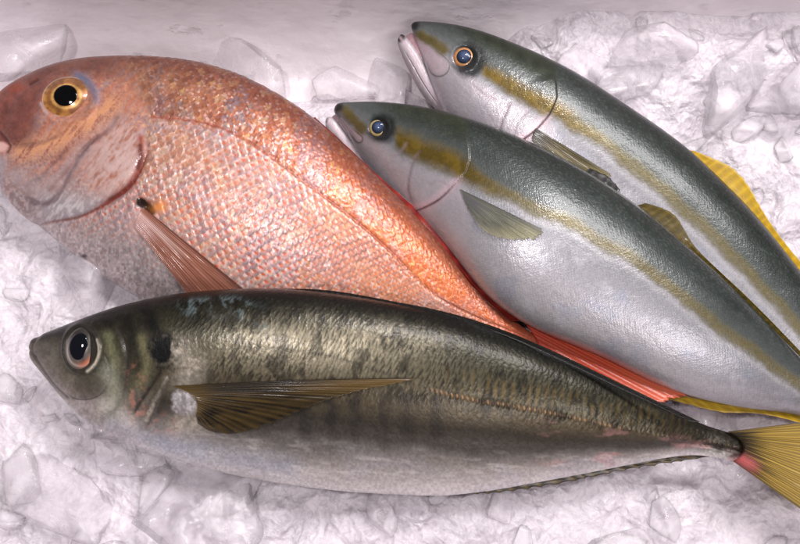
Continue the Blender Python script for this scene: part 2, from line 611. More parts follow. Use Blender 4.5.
    gd, gf = pdist(px, py, [(78, 76), (90, 84), (96, 93), (97, 101)])
    hd = mix(hd, lin(98, 112, 140), gau(gd, 4.5) * .75)
    hd = mix(hd, lin(176, 158, 154), gau(np.hypot((px - 68) / 27, (py - 98) / 24) - 1, .07) * .6 * sm(.4, .62, n2) * sm(84, 104, py))
    # opercle: pearl pink plate with brown veins; cheek: rows of small gold pink scales
    op = sm(1.05, .75, np.hypot((px - 114) / 34, (py - 158) / 42) + (n2 - .5) * .25) * sm(96, 112, px + (py - 130) * .5)
    ve = fbm(q1 / 9, q2 / 2.2, 4, 121)
    hd = mix(hd, mix(lin(196, 164, 156), lin(160, 108, 90), sm(.36, .70, ve)), op * .75)
    cu, cv, c1, c2 = scales(q1 * .6, q2 * .6, 3.0, 2.6, .5, 131)
    chk = gau(pdist(px, py, [(14, 158), (50, 150), (84, 132), (112, 108)])[0], 13)
    hd = mix(hd, mix(mix(lin(206, 150, 116), lin(170, 128, 118), c1), lin(128, 74, 58), sm(.45, .95, cu + (c2 - .5) * .5)), chk * .55)
    low_ = sm(178, 206, py - (px - 60) * .12 + (n2 - .5) * 8) * sm(20, 50, px)
    hd = mix(hd, mix(lin(166, 158, 160), lin(206, 200, 202), sm(.4, .7, fbm(q1 / 6, q2 / 2, 3, 135))), low_ * .85)
    lp = gau(pdist(px, py, [(14, 176), (40, 190), (62, 180), (86, 150)])[0], 10)
    hd = mix(hd, mix(lin(186, 176, 178), lin(160, 130, 124), ve), lp * .6)
    col = mix(body, hd * .86, head)
    h = np.zeros(px.shape)
    # scales stand proud toward the tail
    hs = np.where(above > .5, .18 * np.clip(us + .3, 0, 1.2) + .35 * (s1 - .5) * us + .45 * (s2 - .5) * vs,
                  .34 * np.clip(u + .3, 0, 1.2) + .25 * (r1 - .5) * u + .35 * (r2 - .5) * v)
    h += hs * (1 - head) * (1 - bel * .6)
    h -= gau(d, 1.8) * .5 * (1 - head)
    # gill cover: raised plate, red brown slit behind its lower edge
    od, of = pdist(px, py, curve2(OPB))
    slit = sm(.30, .40, of) * sm(.95, .72, of)
    gp = gau(np.hypot((px - 116) / 30, (py - 160) / 38), 1) * sm(.35, .6, n2 * .6 + n1 * .4)
    col = mix(col, lin(186, 160, 154), gp * head * .8)
    gb = gau(pdist(px, py, [(22, 152), (60, 140), (98, 118), (112, 104)])[0], 9) * sm(.4, .6, st)
    col = mix(col, lin(206, 146, 102), gb * head * .7)
    h += .9 * head * sm(0, 9, od) * sm(60, 20, od) * sm(.2, .35, of)
    h -= gau(od, 2.2) * .9 * slit * (.4 + .9 * n1)
    redl = gau(pdist(px, py, [(141, 138), (142, 155), (138, 172), (128, 187), (112, 199), (92, 210)])[0], 3.2)
    col = mix(col, lin(122, 46, 30), redl * (.25 + 1.1 * n1) * sm(84, 112, px))
    col = mix(col, lin(70, 26, 18), gau(pdist(px, py, [(141, 146), (141, 158), (138, 168)])[0], 2.4) * .8 + gau(pdist(px, py, [(134, 181), (122, 193), (110, 199)])[0], 2.2) * .7)
    col = mix(col, lin(108, 44, 34), gau(od, 1.8) * slit * .8)
    pd, pf = pdist(px, py, curve2(PREB))
    h -= gau(pd, 2.4) * .7 * sm(0, .15, pf) * (.3 + 1.2 * n1)
    col = mix(col, lin(92, 72, 78), gau(pd + (n2 - .5) * 4, 3.0) * (.2 + .8 * n1))
    # cheek furrows
    for ln in ([(20, 146), (44, 142), (60, 134)], [(50, 190), (82, 150), (96, 136)], [(36, 182), (66, 150)]):
        fd, ff = pdist(px, py, ln)
        h -= gau(fd, 2.2) * .45
        col = mix(col, lin(96, 62, 60), gau(fd + (n2 - .5) * 3, 2.4) * n1 * .8)
    # mouth: upper lip edge, dark gape
    md, mf = pdist(px, py, [(-16, 128), (-2, 132), (4, 139), (9, 146), (6, 152)])
    h -= gau(md, 2.4) * 1.3
    col = mix(col, lin(84, 44, 40), gau(md, 1.6) * .85)
    te = sm(9, 4, np.hypot(px - 0, (py - 147) * 1.3))
    col = mix(col, lin(200, 160, 150), te)
    chin = sm(14, -2, px + (py - 160) * .3) * sm(150, 165, py)
    col = mix(col, lin(150, 150, 156), chin * .7)
    # nostril and notch above the snout
    nd = pdist(px, py, [(30, 84), (37, 80)])[0]
    col = mix(col, lin(64, 30, 28), gau(nd, 2.0) * .8); h -= gau(nd, 2.2) * .8
    # eye socket
    er = np.hypot((px - 68) / 26, (py - 98) / 23)
    h -= 1.6 * sm(1.0, .7, er)
    h += .5 * gau(er - 1.12, .10)
    # pectoral pit
    hd_ = np.hypot((px - 147) / 8, (py - 207) / 6)
    h -= 2.2 * gau(hd_, .9)
    col = mix(col, lin(208, 168, 160), gau(np.hypot((px - 139) / 10, (py - 224) / 13), 1) * .75)
    h += .8 * gau(np.hypot((px - 138) / 12, (py - 218) / 12), 1)
    col = mix(col, lin(30, 18, 16), sm(6.5, 3.0, pdist(px, py, [(141, 202), (151, 212)])[0] + (n2 - .5) * 3))
    col = mix(col, lin(222, 138, 66), gau(np.hypot((px - 159) / 8, (py - 207) / 6), 1) * .9)
    col = mix(col, lin(20, 16, 16), gau(np.hypot((px - 84) / 3.4, (py - 256) / 2), 1))
    # rear, toward the tail, rosier
    col = mix(col, lin(196, 92, 64), sm(480, 540, px) * .6)
    rough = .34 + .12 * n2 + .08 * head
    metal = .32 + .22 * bel - .08 * head + .1 * (r1 - .5) - .06 * above * (1 - head)
    h += (n3 - .5) * .10 + (n2 - .5) * .16
    return dict(col=np.clip(col * 1.12, 0, .95), h=h, rough=rough, metal=np.clip(metal, 0, 1))


# ================================================================== PAINT: horse mackerel
def paint_mack(g):
    px, py, S, A, t = g['px'], g['py'], g['S'], g['A'], g['t']
    n1 = fbm(px / 40, py / 24, 4, 41); n2 = fbm(px / 8, py / 8, 3, 45); n3 = fbm(px / 2.0, py / 2.0, 2, 48)
    n4 = fbm(S / 16, A / 4, 4, 52)
    tt = t + (n1 - .5) * .16
    LLM = [(176, 350), (250, 348), (330, 356), (390, 375), (447, 394), (535, 410), (640, 432), (730, 447)]
    yl = fy(px, LLM)
    ab = (yl - py)                                    # px above the lateral line
    kx = [-1.0, -.78, -.5, -.28, -.12, .1, .35, .65, .9, 1.0]
    kc = np.array([lin(*c) for c in [(190, 187, 184), (172, 168, 164), (126, 121, 115), (68, 63, 58), (58, 53, 46),
                                     (82, 73, 57), (84, 78, 61), (62, 60, 47), (34, 33, 26), (21, 20, 17)]])
    col = np.stack([np.interp(tt, kx, kc[:, j]) for j in range(3)], 1)
    body = sm(150, 185, px)
    # sheen painted into the colour: paler olive gold, bluish above it
    gold = gau((py - 343 - (px - 200) * .03) / 1.0, 22) * sm(190, 260, px) * sm(480, 330, px)
    col = mix(col, lin(172, 162, 138), gold * (.45 + .4 * sm(.3, .7, fbm(S / 2.2, A / 7, 3, 57))) * .8)
    col = mix(col, lin(120, 136, 138), gau(pdist(px, py, [(190, 306), (230, 304), (262, 318)])[0], 9) * sm(.4, .65, n2) * .6)
    # wavy scale rows on the back
    wav = (fbm(S / 10, A / 10, 3, 61) - .5) * 3.5
    u, v, r1, r2 = scales(S + wav + A * .28, A, 3.9, 9.0, .22, 63)
    edge = sm(.62, .98, u)
    bk = sm(-.02, .22, tt) * body
    vis = bk * (.45 + .55 * sm(.3, .6, n4))
    edge = sm(.60, .86, u + (n3 - .5) * .15)
    col = mix(col, lin(12, 12, 9), edge * vis * .72)
    col = mix(col, lin(118, 114, 94), sm(.4, .0, u) * vis * .3)
    col = mix(col, lin(22, 21, 17), sm(.54, .66, fbm(S / 6, A / 10, 4, 58)) * bk * .6)
    # fine stripes just above the lateral line, olive gold teeth
    tooth = np.clip(np.sin(S / 4.6 * 2 * math.pi + wav * .8) * .5 + .5, 0, 1)
    tz = sm(2, 8, ab) * sm(34, 16, ab) * sm(400, 500, px)
    tw = sm(.3, .6, n2)
    col = mix(col, lin(120, 98, 50), tooth * tz * .32 * tw)
    col = mix(col, lin(26, 24, 18), (1 - tooth) * tz * .5 * tw)
    # dusky bars below
    for bx in (304, 331, 356, 383, 407, 436):
        bd = px - bx - (n2 - .5) * 12 - (py - 415) * .05
        col = mix(col, lin(44, 40, 38), gau(bd, 6) * sm(384, 402, py) * sm(456, 424, py) * (.35 + .6 * n1))
    # rosy and blue tints over the silver
    col = mix(col, lin(170, 124, 122), sm(.56, .74, fbm(px / 34, py / 12, 3, 71)) * sm(500, 600, px) * sm(14, -14, ab) * .5)
    col = mix(col, lin(134, 150, 172), gau(pdist(px, py, [(160, 442), (215, 455), (290, 468)])[0], 12) * .28)
    col = mix(col, lin(150, 146, 166), sm(.55, .7, fbm(px / 30, py / 14, 3, 75)) * sm(-.3, -.6, t) * .15)
    col = mix(col, lin(206, 202, 196), sm(.50, .80, fbm(S / 12, A / 3, 4, 79)) * sm(-.25, -.55, t) * .3)
    # lateral line with scutes
    d, fr = pdist(px, py, curve2(LLM))
    scu = np.clip(np.sin(S / 2.9 * 2 * math.pi) * .5 + .5, 0, 1)
    lz = sm(.40, .50, fr)
    col = mix(col, mix(lin(58, 46, 40), lin(186, 148, 108), scu * sm(.3, .6, n2)), gau(d, 2.0) * lz * .5 * sm(720, 560, px))
    col = mix(col, lin(40, 38, 32), gau(d + 0, 2.0) * (1 - lz) * sm(0.02, .1, fr) * .35)
    h = gau(d, 2.4) * lz * .5 * scu
    # tail stalk: black mottling, rosy underside
    ped = sm(640, 705, px)
    blk = ped * sm(-6, 6, ab + (n2 - .5) * 16)
    col = mix(col, lin(34, 30, 24), blk * .8)
    col = mix(col, lin(26, 24, 22), sm(.55, .7, n2) * ped * sm(-12, 0, ab) * .7)
    col = mix(col, lin(206, 112, 120), gau((px - 746) / 17, 1) * gau((py - 465) / 7, 1) * .85)
    # the skin runs out over the roots of the tail rays
    ta = np.arctan2(py - 450, px - 690)
    rays = np.clip(np.sin(ta * 120) * .5 + .5, 0, 1)
    col = mix(col, mix(lin(40, 30, 12), lin(104, 82, 34), rays), sm(744, 772, px + (n2 - .5) * 14) * .9)
    root_ = sm(712, 740, px + (n2 - .5) * 10) * sm(764, 748, px)
    col = mix(col, lin(30, 24, 17), root_ * sm(462, 455, py) * .7)
    col = mix(col, lin(206, 112, 120), gau((px - 748) / 15, 1) * gau((py - 464) / 6, 1) * .8)
    # back ridge
    col = mix(col, lin(24, 23, 20), sm(.93, .995, t) * .8)
    # ---------------- head
    head = sm(168, 150, px + (py - 365) * .35 * sm(365, 420, py))
    m1 = fbm(px / 9, py / 9, 4, 81); m2 = fbm(px / 4, py / 4, 3, 83)
    hx = [-1, -.7, -.35, 0, .4, .75, 1]
    hc = np.array([lin(*c) for c in [(166, 160, 160), (150, 144, 140), (110, 102, 92), (78, 75, 60), (60, 58, 45), (38, 36, 29), (24, 23, 20)]])
    hcol = np.stack([np.interp(t + (m1 - .5) * .5, hx, hc[:, j]) for j in range(3)], 1)
    fine = fbm(px / 2.2, py / 6, 3, 87)
    hcol = hcol * (.78 + .44 * fine)[:, None]
    upb = sm(-.25, .25, t)
    for ln, w, k in (([(128, 318), (134, 344), (137, 368)], 6, .6), ([(144, 306), (152, 324), (160, 340)], 8, .65), ([(104, 318), (112, 330), (116, 350)], 5, .35)):
        hcol = mix(hcol, lin(14, 13, 10), gau(pdist(px, py, ln)[0] + (m2 - .5) * 5, w) * k * (.4 + .6 * upb))
    hcol = mix(hcol, lin(134, 134, 100), gau(pdist(px, py, [(108, 336), (114, 362), (112, 392)])[0], 6) * .45 * (.5 + fine))
    hcol = mix(hcol, lin(128, 122, 88), gau(pdist(px, py, [(142, 338), (148, 362), (140, 384)])[0], 5) * .45 * (.5 + fine))
    hcol = mix(hcol, lin(200, 196, 188), gau(pdist(px, py, [(104, 404), (118, 412), (130, 424)])[0], 9) * .5)
    sn = sm(74, 50, px)
    hcol = mix(hcol, mix(lin(72, 68, 61), lin(116, 110, 100), m1), sn * sm(.85, .4, t) * .8)
    col = mix(col, hcol, head)
    # jaw plate under the eye
    jd = np.hypot((px - 87) / 20, (py - 386 + (px - 87) * .12) / 13.5)
    col = mix(col, mix(lin(62, 57, 50), lin(88, 82, 73), m1), sm(1.10, .86, jd) * .6 * sm(64, 84, px))
    col = mix(col, lin(30, 28, 25), gau(jd - 1, .06) * .75 * sm(384, 394, py + (px - 87) * .35))
    h += .35 * sm(1.1, .86, jd)
    # jaw line
    ml, mf = pdist(px, py, curve2([(28, 350), (38, 362), (52, 382), (68, 398)]))
    col = mix(col, lin(56, 50, 46), gau(ml, 1.5) * .7); h -= gau(ml, 1.8) * .5
    lip = pdist(px, py, curve2([(40, 334), (34, 342), (32, 350), (36, 357)]))[0]
    col = mix(col, lin(60, 52, 48), gau(lip, 1.6) * .6); h -= gau(lip, 1.8) * .5
    # plates: preopercle and opercle seams
    for ln, w, k, cc in (([(112, 322), (124, 340), (127, 360), (124, 388), (112, 412), (96, 424)], 3.2, .7, (50, 46, 40)),
                         ([(163, 366), (152, 384), (140, 402), (131, 418)], 2.6, 1.2, (38, 32, 28)),
                         ([(170, 378), (160, 396), (151, 418), (143, 432)], 2.0, .7, (84, 78, 70)),
                         ([(150, 318), (156, 330), (163, 342)], 4.5, .0, (16, 15, 13)),
                         ([(104, 352), (110, 372), (104, 396)], 2.0, .3, (70, 66, 58))):
        ld, lf = pdist(px, py, curve2(ln))
        edg = sm(0, .12, lf) * sm(1, .85, lf)
        col = mix(col, lin(*cc), gau(ld, w) * edg * .8); h -= gau(ld, w * .9) * k * edg
    ld = pdist(px, py, curve2([(166, 378), (156, 398), (146, 420)]))[0]
    col = mix(col, lin(186, 176, 160), gau(ld + (m2 - .5) * 4, 1.8) * .7 * m1 * 1.5)
    pk = sm(.45, .72, fbm(px / 6, py / 6, 3, 91)) * gau(pdist(px, py, [(136, 372), (134, 400), (142, 422), (172, 424)])[0], 8)
    col = mix(col, lin(206, 136, 118), pk * .4)
    pale = gau(pdist(px, py, [(178, 352), (192, 366), (186, 384), (204, 418), (180, 424)])[0], 13) * (.55 + .45 * sm(.3, .7, m2))
    col = mix(col, lin(186, 176, 160), pale * .75)
    ck = gau(pdist(px, py, [(108, 372), (116, 396), (108, 414)])[0], 9) * (.6 + .4 * fine)
    col = mix(col, lin(164, 164, 148), ck * .6)
    bl = gau(pdist(px, py, [(110, 424), (150, 440), (200, 455)])[0], 8)
    col = mix(col, lin(150, 160, 176), bl * .3)
    # black spot on the gill cover
    sr = np.hypot((px - 162) / 12.5, (py - 351) / 16) + (m2 - .5) * .9 + (m1 - .5) * .6
    col = mix(col, lin(5, 5, 5), sm(1.45, .65, sr))
    h -= .15 * sm(1.2, .5, sr)
    # pectoral base, silvery
    pr = np.hypot((px - 184) / 14, (py - 402) / 14) + (m2 - .5) * .3
    col = mix(col, mix(lin(196, 192, 192), lin(140, 134, 134), sm(.3, .7, m2)), sm(1.1, .7, pr) * .85)
    h += 1.0 * sm(1.1, .4, pr)
    # dim collar of the eye and the clear lid
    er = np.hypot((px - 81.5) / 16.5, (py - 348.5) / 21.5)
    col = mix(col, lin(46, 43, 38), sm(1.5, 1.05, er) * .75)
    lid = pdist(px, py, curve2([(88, 371), (95, 364), (99, 352), (97, 340)]))[0]
    col = mix(col, lin(206, 200, 178), gau(lid, 1.5) * .85)
    h -= 1.3 * sm(1.02, .75, er); h += .6 * gau(er - 1.12, .1)
    col = col * (0.72 + .56 * n3)[:, None]
    h += .14 * np.clip(u + .3, 0, 1.2) * bk + (n3 - .5) * .09 + (n2 - .5) * .10
    # shallow furrow of the muscle along the flank
    h -= .6 * gau(t + .18, .14) * body
    rough = .34 + .12 * n2
    metal = .52 + .10 * sm(-.3, -.7, t) - .12 * head
    col = col * mix(np.full((len(px), 3), 1.02), np.full((len(px), 3), 1.16), sm(.2, -.6, t))
    metal = metal * (1 - sm(1.2, .8, sr))
    return dict(col=np.clip(col * 1.12, 0, .95), h=h, rough=rough, metal=np.clip(metal, 0, 1))


# ================================================================== PAINT: yellowtail
def paint_yt(F):
    def p(g):
        px, py, S, A, t = g['px'], g['py'], g['S'], g['A'], g['t']
        sd = F['seed']
        n1 = fbm(px / 30, py / 30, 4, sd); n2 = fbm(px / 8, py / 8, 3, sd + 5); n3 = fbm(px / 1.9, py / 1.9, 2, sd + 9)
        nf = fbm(S / 3.2, A / 1.6, 3, sd + 12)
        ys = fy(px, F['stripe'])
        slope = F.get('slope', .84)
        dd = (ys - py) * slope + (n1 - .5) * 8 + (nf - .5) * 3        # px above the stripe centre
        hw = np.interp(px, F['sw'][0], F['sw'][1])
        q = dd / F['half']
        kx = [-3.0, -1.2, -.55, -.2, .12, .35, .7, 1.2, 2.2]
        kc = np.array([lin(*c) for c in [(194, 188, 188), (176, 172, 174), (158, 156, 160), (136, 136, 139), (76, 81, 79), (53, 59, 56),
                                         (36, 42, 38), (22, 27, 21), (12, 15, 9)]])
        col = np.stack([np.interp(q, kx, kc[:, j]) for j in range(3)], 1)
        belly = sm(-.45, -.95, t)
        col = mix(col, lin(176, 170, 172), belly * .5)
        dark = sm(.05, .5, q)
        glit = sm(.52, .74, fbm(S / 1.3, A / .8, 3, sd + 14))  # silvery shimmer, painted into the dark back as paler flecks
        col = mix(col, lin(128, 134, 133), glit * dark * sm(1.5, .35, q) * .14)
        col = mix(col, lin(18, 22, 18), sm(.40, .80, fbm(S / 18, A / 8, 3, sd + 20)) * dark * .35)
        col = mix(col, lin(112, 116, 108), sm(.40, .85, fbm(S / 22, A / 9, 3, sd + 23)) * sm(.7, 1.4, q) * .3)
        col = mix(col, lin(184, 181, 186), sm(.56, .74, fbm(px / 16, py / 16, 4, sd + 26)) * sm(-.1, -.5, q) * .5)
        col = mix(col, lin(146, 150, 166), sm(.55, .75, fbm(px / 28, py / 22, 3, sd + 29)) * sm(-.15, -.4, q) * .4)
        hw = hw * np.interp(px, [F['opx'] - 10, F['opx'] + 40], [.95, .72])
        yel = sm(hw * 1.55, hw * .25, np.abs(dd))
        far = sm(F['opx'] - 5, F['opx'] + 60, px)
        yel = yel * sm(F['sx0'], F['sx0'] + 8, px) * (1 - far * .12 * sm(.6, .4, nf))
        yc = mix(lin(78, 62, 2), lin(100, 80, 10), sm(.3, .7, n2))
        yc = mix(yc, lin(100, 88, 30), far * .8)
        col = mix(col, yc, yel * (.95 - .28 * far))
        # pale border under the stripe
        col = mix(col, lin(188, 184, 186), gau(dd + hw * 1.5, hw * .5) * far * .35)
        # fine scale rows
        u, v, r1, r2 = scales(S, A, 1.9, 2.2, .2, sd + 40)
        body = sm(F['opx'] - 6, F['opx'] + 6, px)
        col = col * (1 + (.12 * (r1 - .5) - .20 * sm(.6, 1, u)) * body)[:, None]
        h = .12 * np.clip(u + .3, 0, 1.2) * body
        # head above the stripe darker and smoother
        hd = 1 - body
        col = mix(col, mix(lin(24, 29, 17), lin(50, 56, 40), n2), hd * sm(.2, .5, q) * .85)
        col = mix(col, mix(lin(186, 178, 182), lin(150, 142, 146), n1), hd * sm(-.12, -.3, q) * .7)
        # gill cover and cheek seams
        xo_ = fx(py, F['oper'])
        od, of = pdist(px, py, curve2(F['oper']))
        e = sm(0, .08, of) * sm(1, .9, of)
        h -= gau(od + 1.5 * sm(-1, 1, px - xo_), 1.6) * .25 * e * (px > xo_)
        col = mix(col, lin(196, 164, 172), gau(od, 3.4) * e * sm(-.05, -.25, q) * .7)
        col = mix(col, lin(46, 42, 38), gau(od, 1.2) * e * (.2 + .9 * n1))
        xo = fx(py, F['oper'])
        h += .65 * sm(1.2, -1.2, px - xo) * gau(od, 18) * e
        col = mix(col, lin(206, 178, 186), gau(od - 4, 3) * sm(2, -2, px - xo) * sm(-.1, -.4, q) * .5)
        pd, pf = pdist(px, py, curve2(F['preop']))
        e = sm(0, .15, pf) * sm(1, .85, pf)
        h -= gau(pd, 1.6) * .15 * e
        col = mix(col, lin(116, 98, 106), gau(pd, 1.8) * e * (.1 + .8 * n1))
        for ln in F.get('seams', []):
            ld, lf = pdist(px, py, curve2(ln))
            e = sm(0, .2, lf) * sm(1, .8, lf)
            h -= gau(ld, 1.8) * .1 * e; col = mix(col, lin(150, 132, 138), gau(ld, 1.8) * e * .35)
        # upper jaw bone
        mx, my = F['max'][:, 0], F['max'][:, 1]
        md, mf = pdist(px, py, F['max'])
        mwid = F['mw'] * (.35 + .75 * mf)
        h += .15 * sm(mwid + 2, mwid - 2, md)
        col = mix(col, mix(lin(212, 194, 198), lin(190, 162, 170), n2), sm(mwid, mwid * .5, md) * .6)
        col = mix(col, lin(92, 76, 66), gau(md - mwid, .8) * sm(.45, .8, mf) * sm(-2, 3, (px - mx[-2]) * 1.0) * .7)
        # snout: olive patch, dark tip
        sp = pdist(px, py, F['snout'])[0]
        col = mix(col, mix(lin(82, 70, 16), lin(104, 90, 32), n2), sm(9, 2, sp + (n2 - .5) * 6) * .85)
        tp = np.hypot(px - F['tip'][0], py - F['tip'][1])
        col = mix(col, lin(20, 17, 13), sm(9, 3, tp) * .85)
        # eye collar
        ex, ey, er = F['eye']
        rr = np.hypot(px - ex - F['edx'], (py - ey - F['edy']))
        col = mix(col, lin(24, 26, 26), sm(er * 1.8, er * 1.1, rr + (n2 - .5) * 4) * .92)
        r0 = np.hypot(px - ex, py - ey) / er
        h -= .9 * sm(1.05, .7, r0); h += .12 * gau(r0 - 1.15, .12)
        col = mix(col, lin(26, 30, 26), sm(.93, .995, t) * .7)
        col = col * (.93 + .14 * n3)[:, None]
        h += (n3 - .5) * .07 + (n2 - .5) * .12
        rough = .30 + .10 * n1 + .03 * belly
        metal = .22 + .24 * sm(.3, -.5, q)
        return dict(col=np.clip(col * 1.12, 0, .95), h=h, rough=rough, metal=np.clip(metal, 0, 1))
    return p


def flat(c, rough=.4, metal=.1, dark_tip=None, tipc=(30, 26, 26), streak=.25):
    def p(g):
        n = fbm(g['px'] / 3, g['py'] / 9, 3, 7)
        col = np.tile(lin(*c), (len(g['px']), 1)) * (1 - streak + 2 * streak * n)[:, None]
        if dark_tip:
            r = np.hypot(g['px'] - dark_tip[0], g['py'] - dark_tip[1])
            col = mix(col, lin(*tipc), sm(dark_tip[2] * 1.4, dark_tip[2] * .6, r))
        return dict(col=col, h=(n - .5) * .2, rough=np.full(n.shape, rough), metal=np.full(n.shape, metal))
    return p


def jaw_paint(tip):
    base = flat((182, 173, 177), dark_tip=tip, tipc=(26, 20, 20))

    def p(g):
        o = base(g)
        c = o['col']
        c = mix(c, lin(126, 104, 110), sm(.1, -.7, g['t']) * .6)  # shade on the outer side of the jaw, put into the colour
        c = mix(c, lin(206, 184, 190), gau(g['t'] - .55, .25) * .6)
        fold = gau(g['t'] - .15 - .5 * (g['f'] - .5), .06) * sm(.15, .4, g['f'])
        o['col'] = mix(c, lin(112, 86, 92), fold * .7)
        o['h'] = o['h'] - fold * .5
        return o
    return p


FISH = 'fish laid out on crushed ice'

# ================================================================== build: sea bream
bream = empty('sea_bream', 0, 'orange pink sea bream with large golden eye and netted scales, lying at the left', 'fish', FISH)
D = [(-16, 122, 26), (-12, 107, 27), (0, 96, 28), (14, 85, 29), (32, 75, 30), (50, 67.5, 32), (80, 60, 34), (110, 57.5, 35), (150, 58, 36), (190, 62, 36),
     (220, 69, 36), (250, 80, 36), (280, 96, 36), (310, 116, 35), (340, 142, 34), (370, 170, 33), (400, 200, 31), (430, 232, 29), (455, 262, 27), (480, 292, 25), (510, 318, 23),
     (545, 341, 20), (585, 360, 18)]
V = [(-16, 122, 26), (-17, 136, 25), (-12, 156, 23), (-4, 176, 21), (6, 193, 19), (20, 210, 17), (45, 230, 15), (80, 258, 13), (110, 280, 12), (150, 303, 12), (200, 326, 12), (260, 345, 12),
     (330, 358, 12), (400, 362, 12), (450, 362, 12), (500, 364, 12), (540, 370, 12), (575, 378, 12)]
b, bvh_bream = loft('body', D, V, 900, 380, 40,
                    [(0, .9), (.03, .7), (.10, .46), (.2, .42), (.45, .40), (.75, .42), (.9, .5), (1, .45)], .86, paint_bream, M_BREAM, bream, cl=.3)


def iris_bream(R, A):
    n = fbm(np.cos(A) * R * 5, np.sin(A) * R * 5, 4, 5); st = fbm(A * 9, R * 2, 3, 6)
    c = mix(lin(120, 74, 26), lin(186, 132, 62), sm(.3, .7, n * .5 + st * .5))
    c = mix(c, lin(112, 62, 34), gau(R - .64, .10) * .6)
    c = mix(c, lin(96, 60, 40), sm(.2, .9, np.sin(A)) * sm(.45, .9, R) * .7)
    c = mix(c, lin(214, 176, 104), gau(R - .50, .04) * .5)
    c = c * (.75 + .5 * fbm(np.cos(A) * 2 + 3, np.sin(A) * 2, 3, 9))[:, None]
    c = mix(c, lin(190, 180, 172), gau(R - .92, .04) * .8)
    c = mix(c, lin(58, 38, 34), sm(.95, 1, R))
    return c * 1.1


black = lambda R, A: np.tile(lin(2, 2, 3), (len(R), 1))
bluish = lambda R, A: mix(np.tile(lin(20, 26, 42), (len(R), 1)), np.tile(lin(84, 98, 130), (len(R), 1)), gau(np.hypot(R * np.cos(A) - .1, R * np.sin(A) - .1), .62) * .8)
eye(bream, bvh_bream, 68, 98, 26, 22.5, 11.2, 10.4, iris_bream, black, pdx=-.5, pdy=-.5, hgt=.26, lift=.0008)


def c_pect_bream(g):
    n = fbm(g['a'] * 20, g['b'] * 4, 3, 2)
    c = mix(lin(112, 64, 50), lin(176, 118, 96), g['ray'] ** 2 * .35 + n * .65)
    c = mix(c, lin(214, 186, 176), gau(g['a'] - .35, .1) * sm(.6, .2, g['b']) * .6)
    c = mix(c, lin(196, 158, 152), sm(.30, .02, g['b'] + (n - .5) * .3) * sm(.15, .5, g['a']) * .8)
    return mix(c, lin(84, 44, 34), sm(.14, .0, g['a']) * .7)


def soft(hi, lo):
    def f(a, b, r):
        thin = np.clip(.75 * sm(.35, 1, b) + .5 * sm(.35, 1, a), 0, 1)
        return hi - (hi - lo) * thin * (1 - .45 * r ** 2)
    return f


fin('pectoral_fin', bream, M_FIN, [(143, 207), (139, 213), (136, 220), (134, 226)], [(252, 296), (232, 302), (212, 305), (192, 300)], 17, c_pect_bream,
    [bvh_bream], 30, (1.0, 3.0), ridge=.16, seed=3, thick=.3, alpha=soft(.92, .5))


def c_red(g):
    c = mix(lin(100, 20, 16), lin(156, 46, 32), g['ray'] ** 2 * .6 + .2 * fbm(g['a'] * 30, g['b'] * 3, 2, 4))
    return mix(c, lin(84, 26, 26), sm(.35, .0, g['b']) * .5)


fin('dorsal_fin', bream, M_FIN, [(312, 119), (345, 149), (372, 175), (400, 203), (430, 234), (456, 265), (480, 293), (510, 320)],
    [(315, 117), (348, 147), (376, 173), (412, 204), (446, 236), (472, 270), (494, 298), (524, 320)], 13, c_red, [], 30, nb=14, zt=26, ridge=.3, jag=.06, seed=4, thick=1.2)


def c_tail_red(g):
    c = mix(lin(172, 52, 28), lin(204, 88, 54), g['ray'] ** 2 * .6 + .4 * fbm(g['a'] * 30, g['b'] * 3, 2, 4))
    c = mix(c, lin(226, 120, 90), sm(.5, 1, g['b']) * .5)
    c = mix(c, lin(190, 62, 48), sm(.3, .0, g['b']) * .5)
    return mix(c, lin(240, 170, 140), sm(.6, 1, g['a']) * .3)


fin('tail_fin', bream, M_FIN, [(505, 302), (534, 336), (550, 372)], [(700, 398), (664, 404), (640, 440)], 14, c_tail_red, [], 23, zt=24, ridge=.22, jag=.02, seed=5)

# ================================================================== build: yellowtails
rear = empty('yellowtail', 0, 'silver fish with yellow stripe and wide gaping mouth, farthest back beside the box wall', 'fish', FISH)
D = [(411, 26, 30), (413, 23, 31), (425, 21.5, 33), (450, 24, 34), (480, 31, 34), (510, 42, 33), (540, 55, 32), (580, 76, 31), (620, 102, 30), (650, 122, 29), (680, 144, 28), (700, 161, 28),
     (730, 190, 27), (760, 222, 26), (800, 272, 25), (850, 330, 24), (900, 380, 22)]
V = [(411, 26, 30), (412, 30, 29), (416, 40, 27), (421, 54, 24), (429, 78, 21), (440, 105, 17), (455, 130, 14), (480, 160, 11), (510, 188, 9), (545, 214, 8), (585, 240, 8), (625, 268, 8),
     (665, 300, 8), (705, 330, 9), (750, 362, 11), (800, 392, 13), (850, 420, 15)]
F2 = dict(seed=200, stripe=[(411, 26), (440, 42), (464, 58), (487, 72), (520, 92), (554, 108), (581, 126), (642, 173), (716, 237), (767, 293), (800, 329), (860, 395)],
          slope=.80, half=58, sw=([440, 490, 520, 553, 580, 700, 800], [6, 7, 9, 9, 10, 11, 10]), sx0=478, opx=556,
          oper=[(553, 72), (556, 84), (557, 98), (550, 114), (536, 130), (520, 142), (505, 150)], preop=[(512, 98), (504, 116), (500, 134), (506, 150)],
          seams=[[(535, 105), (518, 122), (512, 140)], [(470, 82), (486, 96), (500, 100)]],
          max=np.array([(417, 40), (428, 52), (439, 66)], float), mw=9.5, snout=[(421, 36), (432, 42), (443, 50)], tip=(413, 25), eye=(464, 57, 12), edx=5, edy=3)
b, bvh_rear = loft('body', D, V, 800, 270, 40, [(0, .9), (.05, .62), (.12, .56), (.5, .55), (1, .6)], .9, paint_yt(F2), M_TAIL, rear, cl=.35)


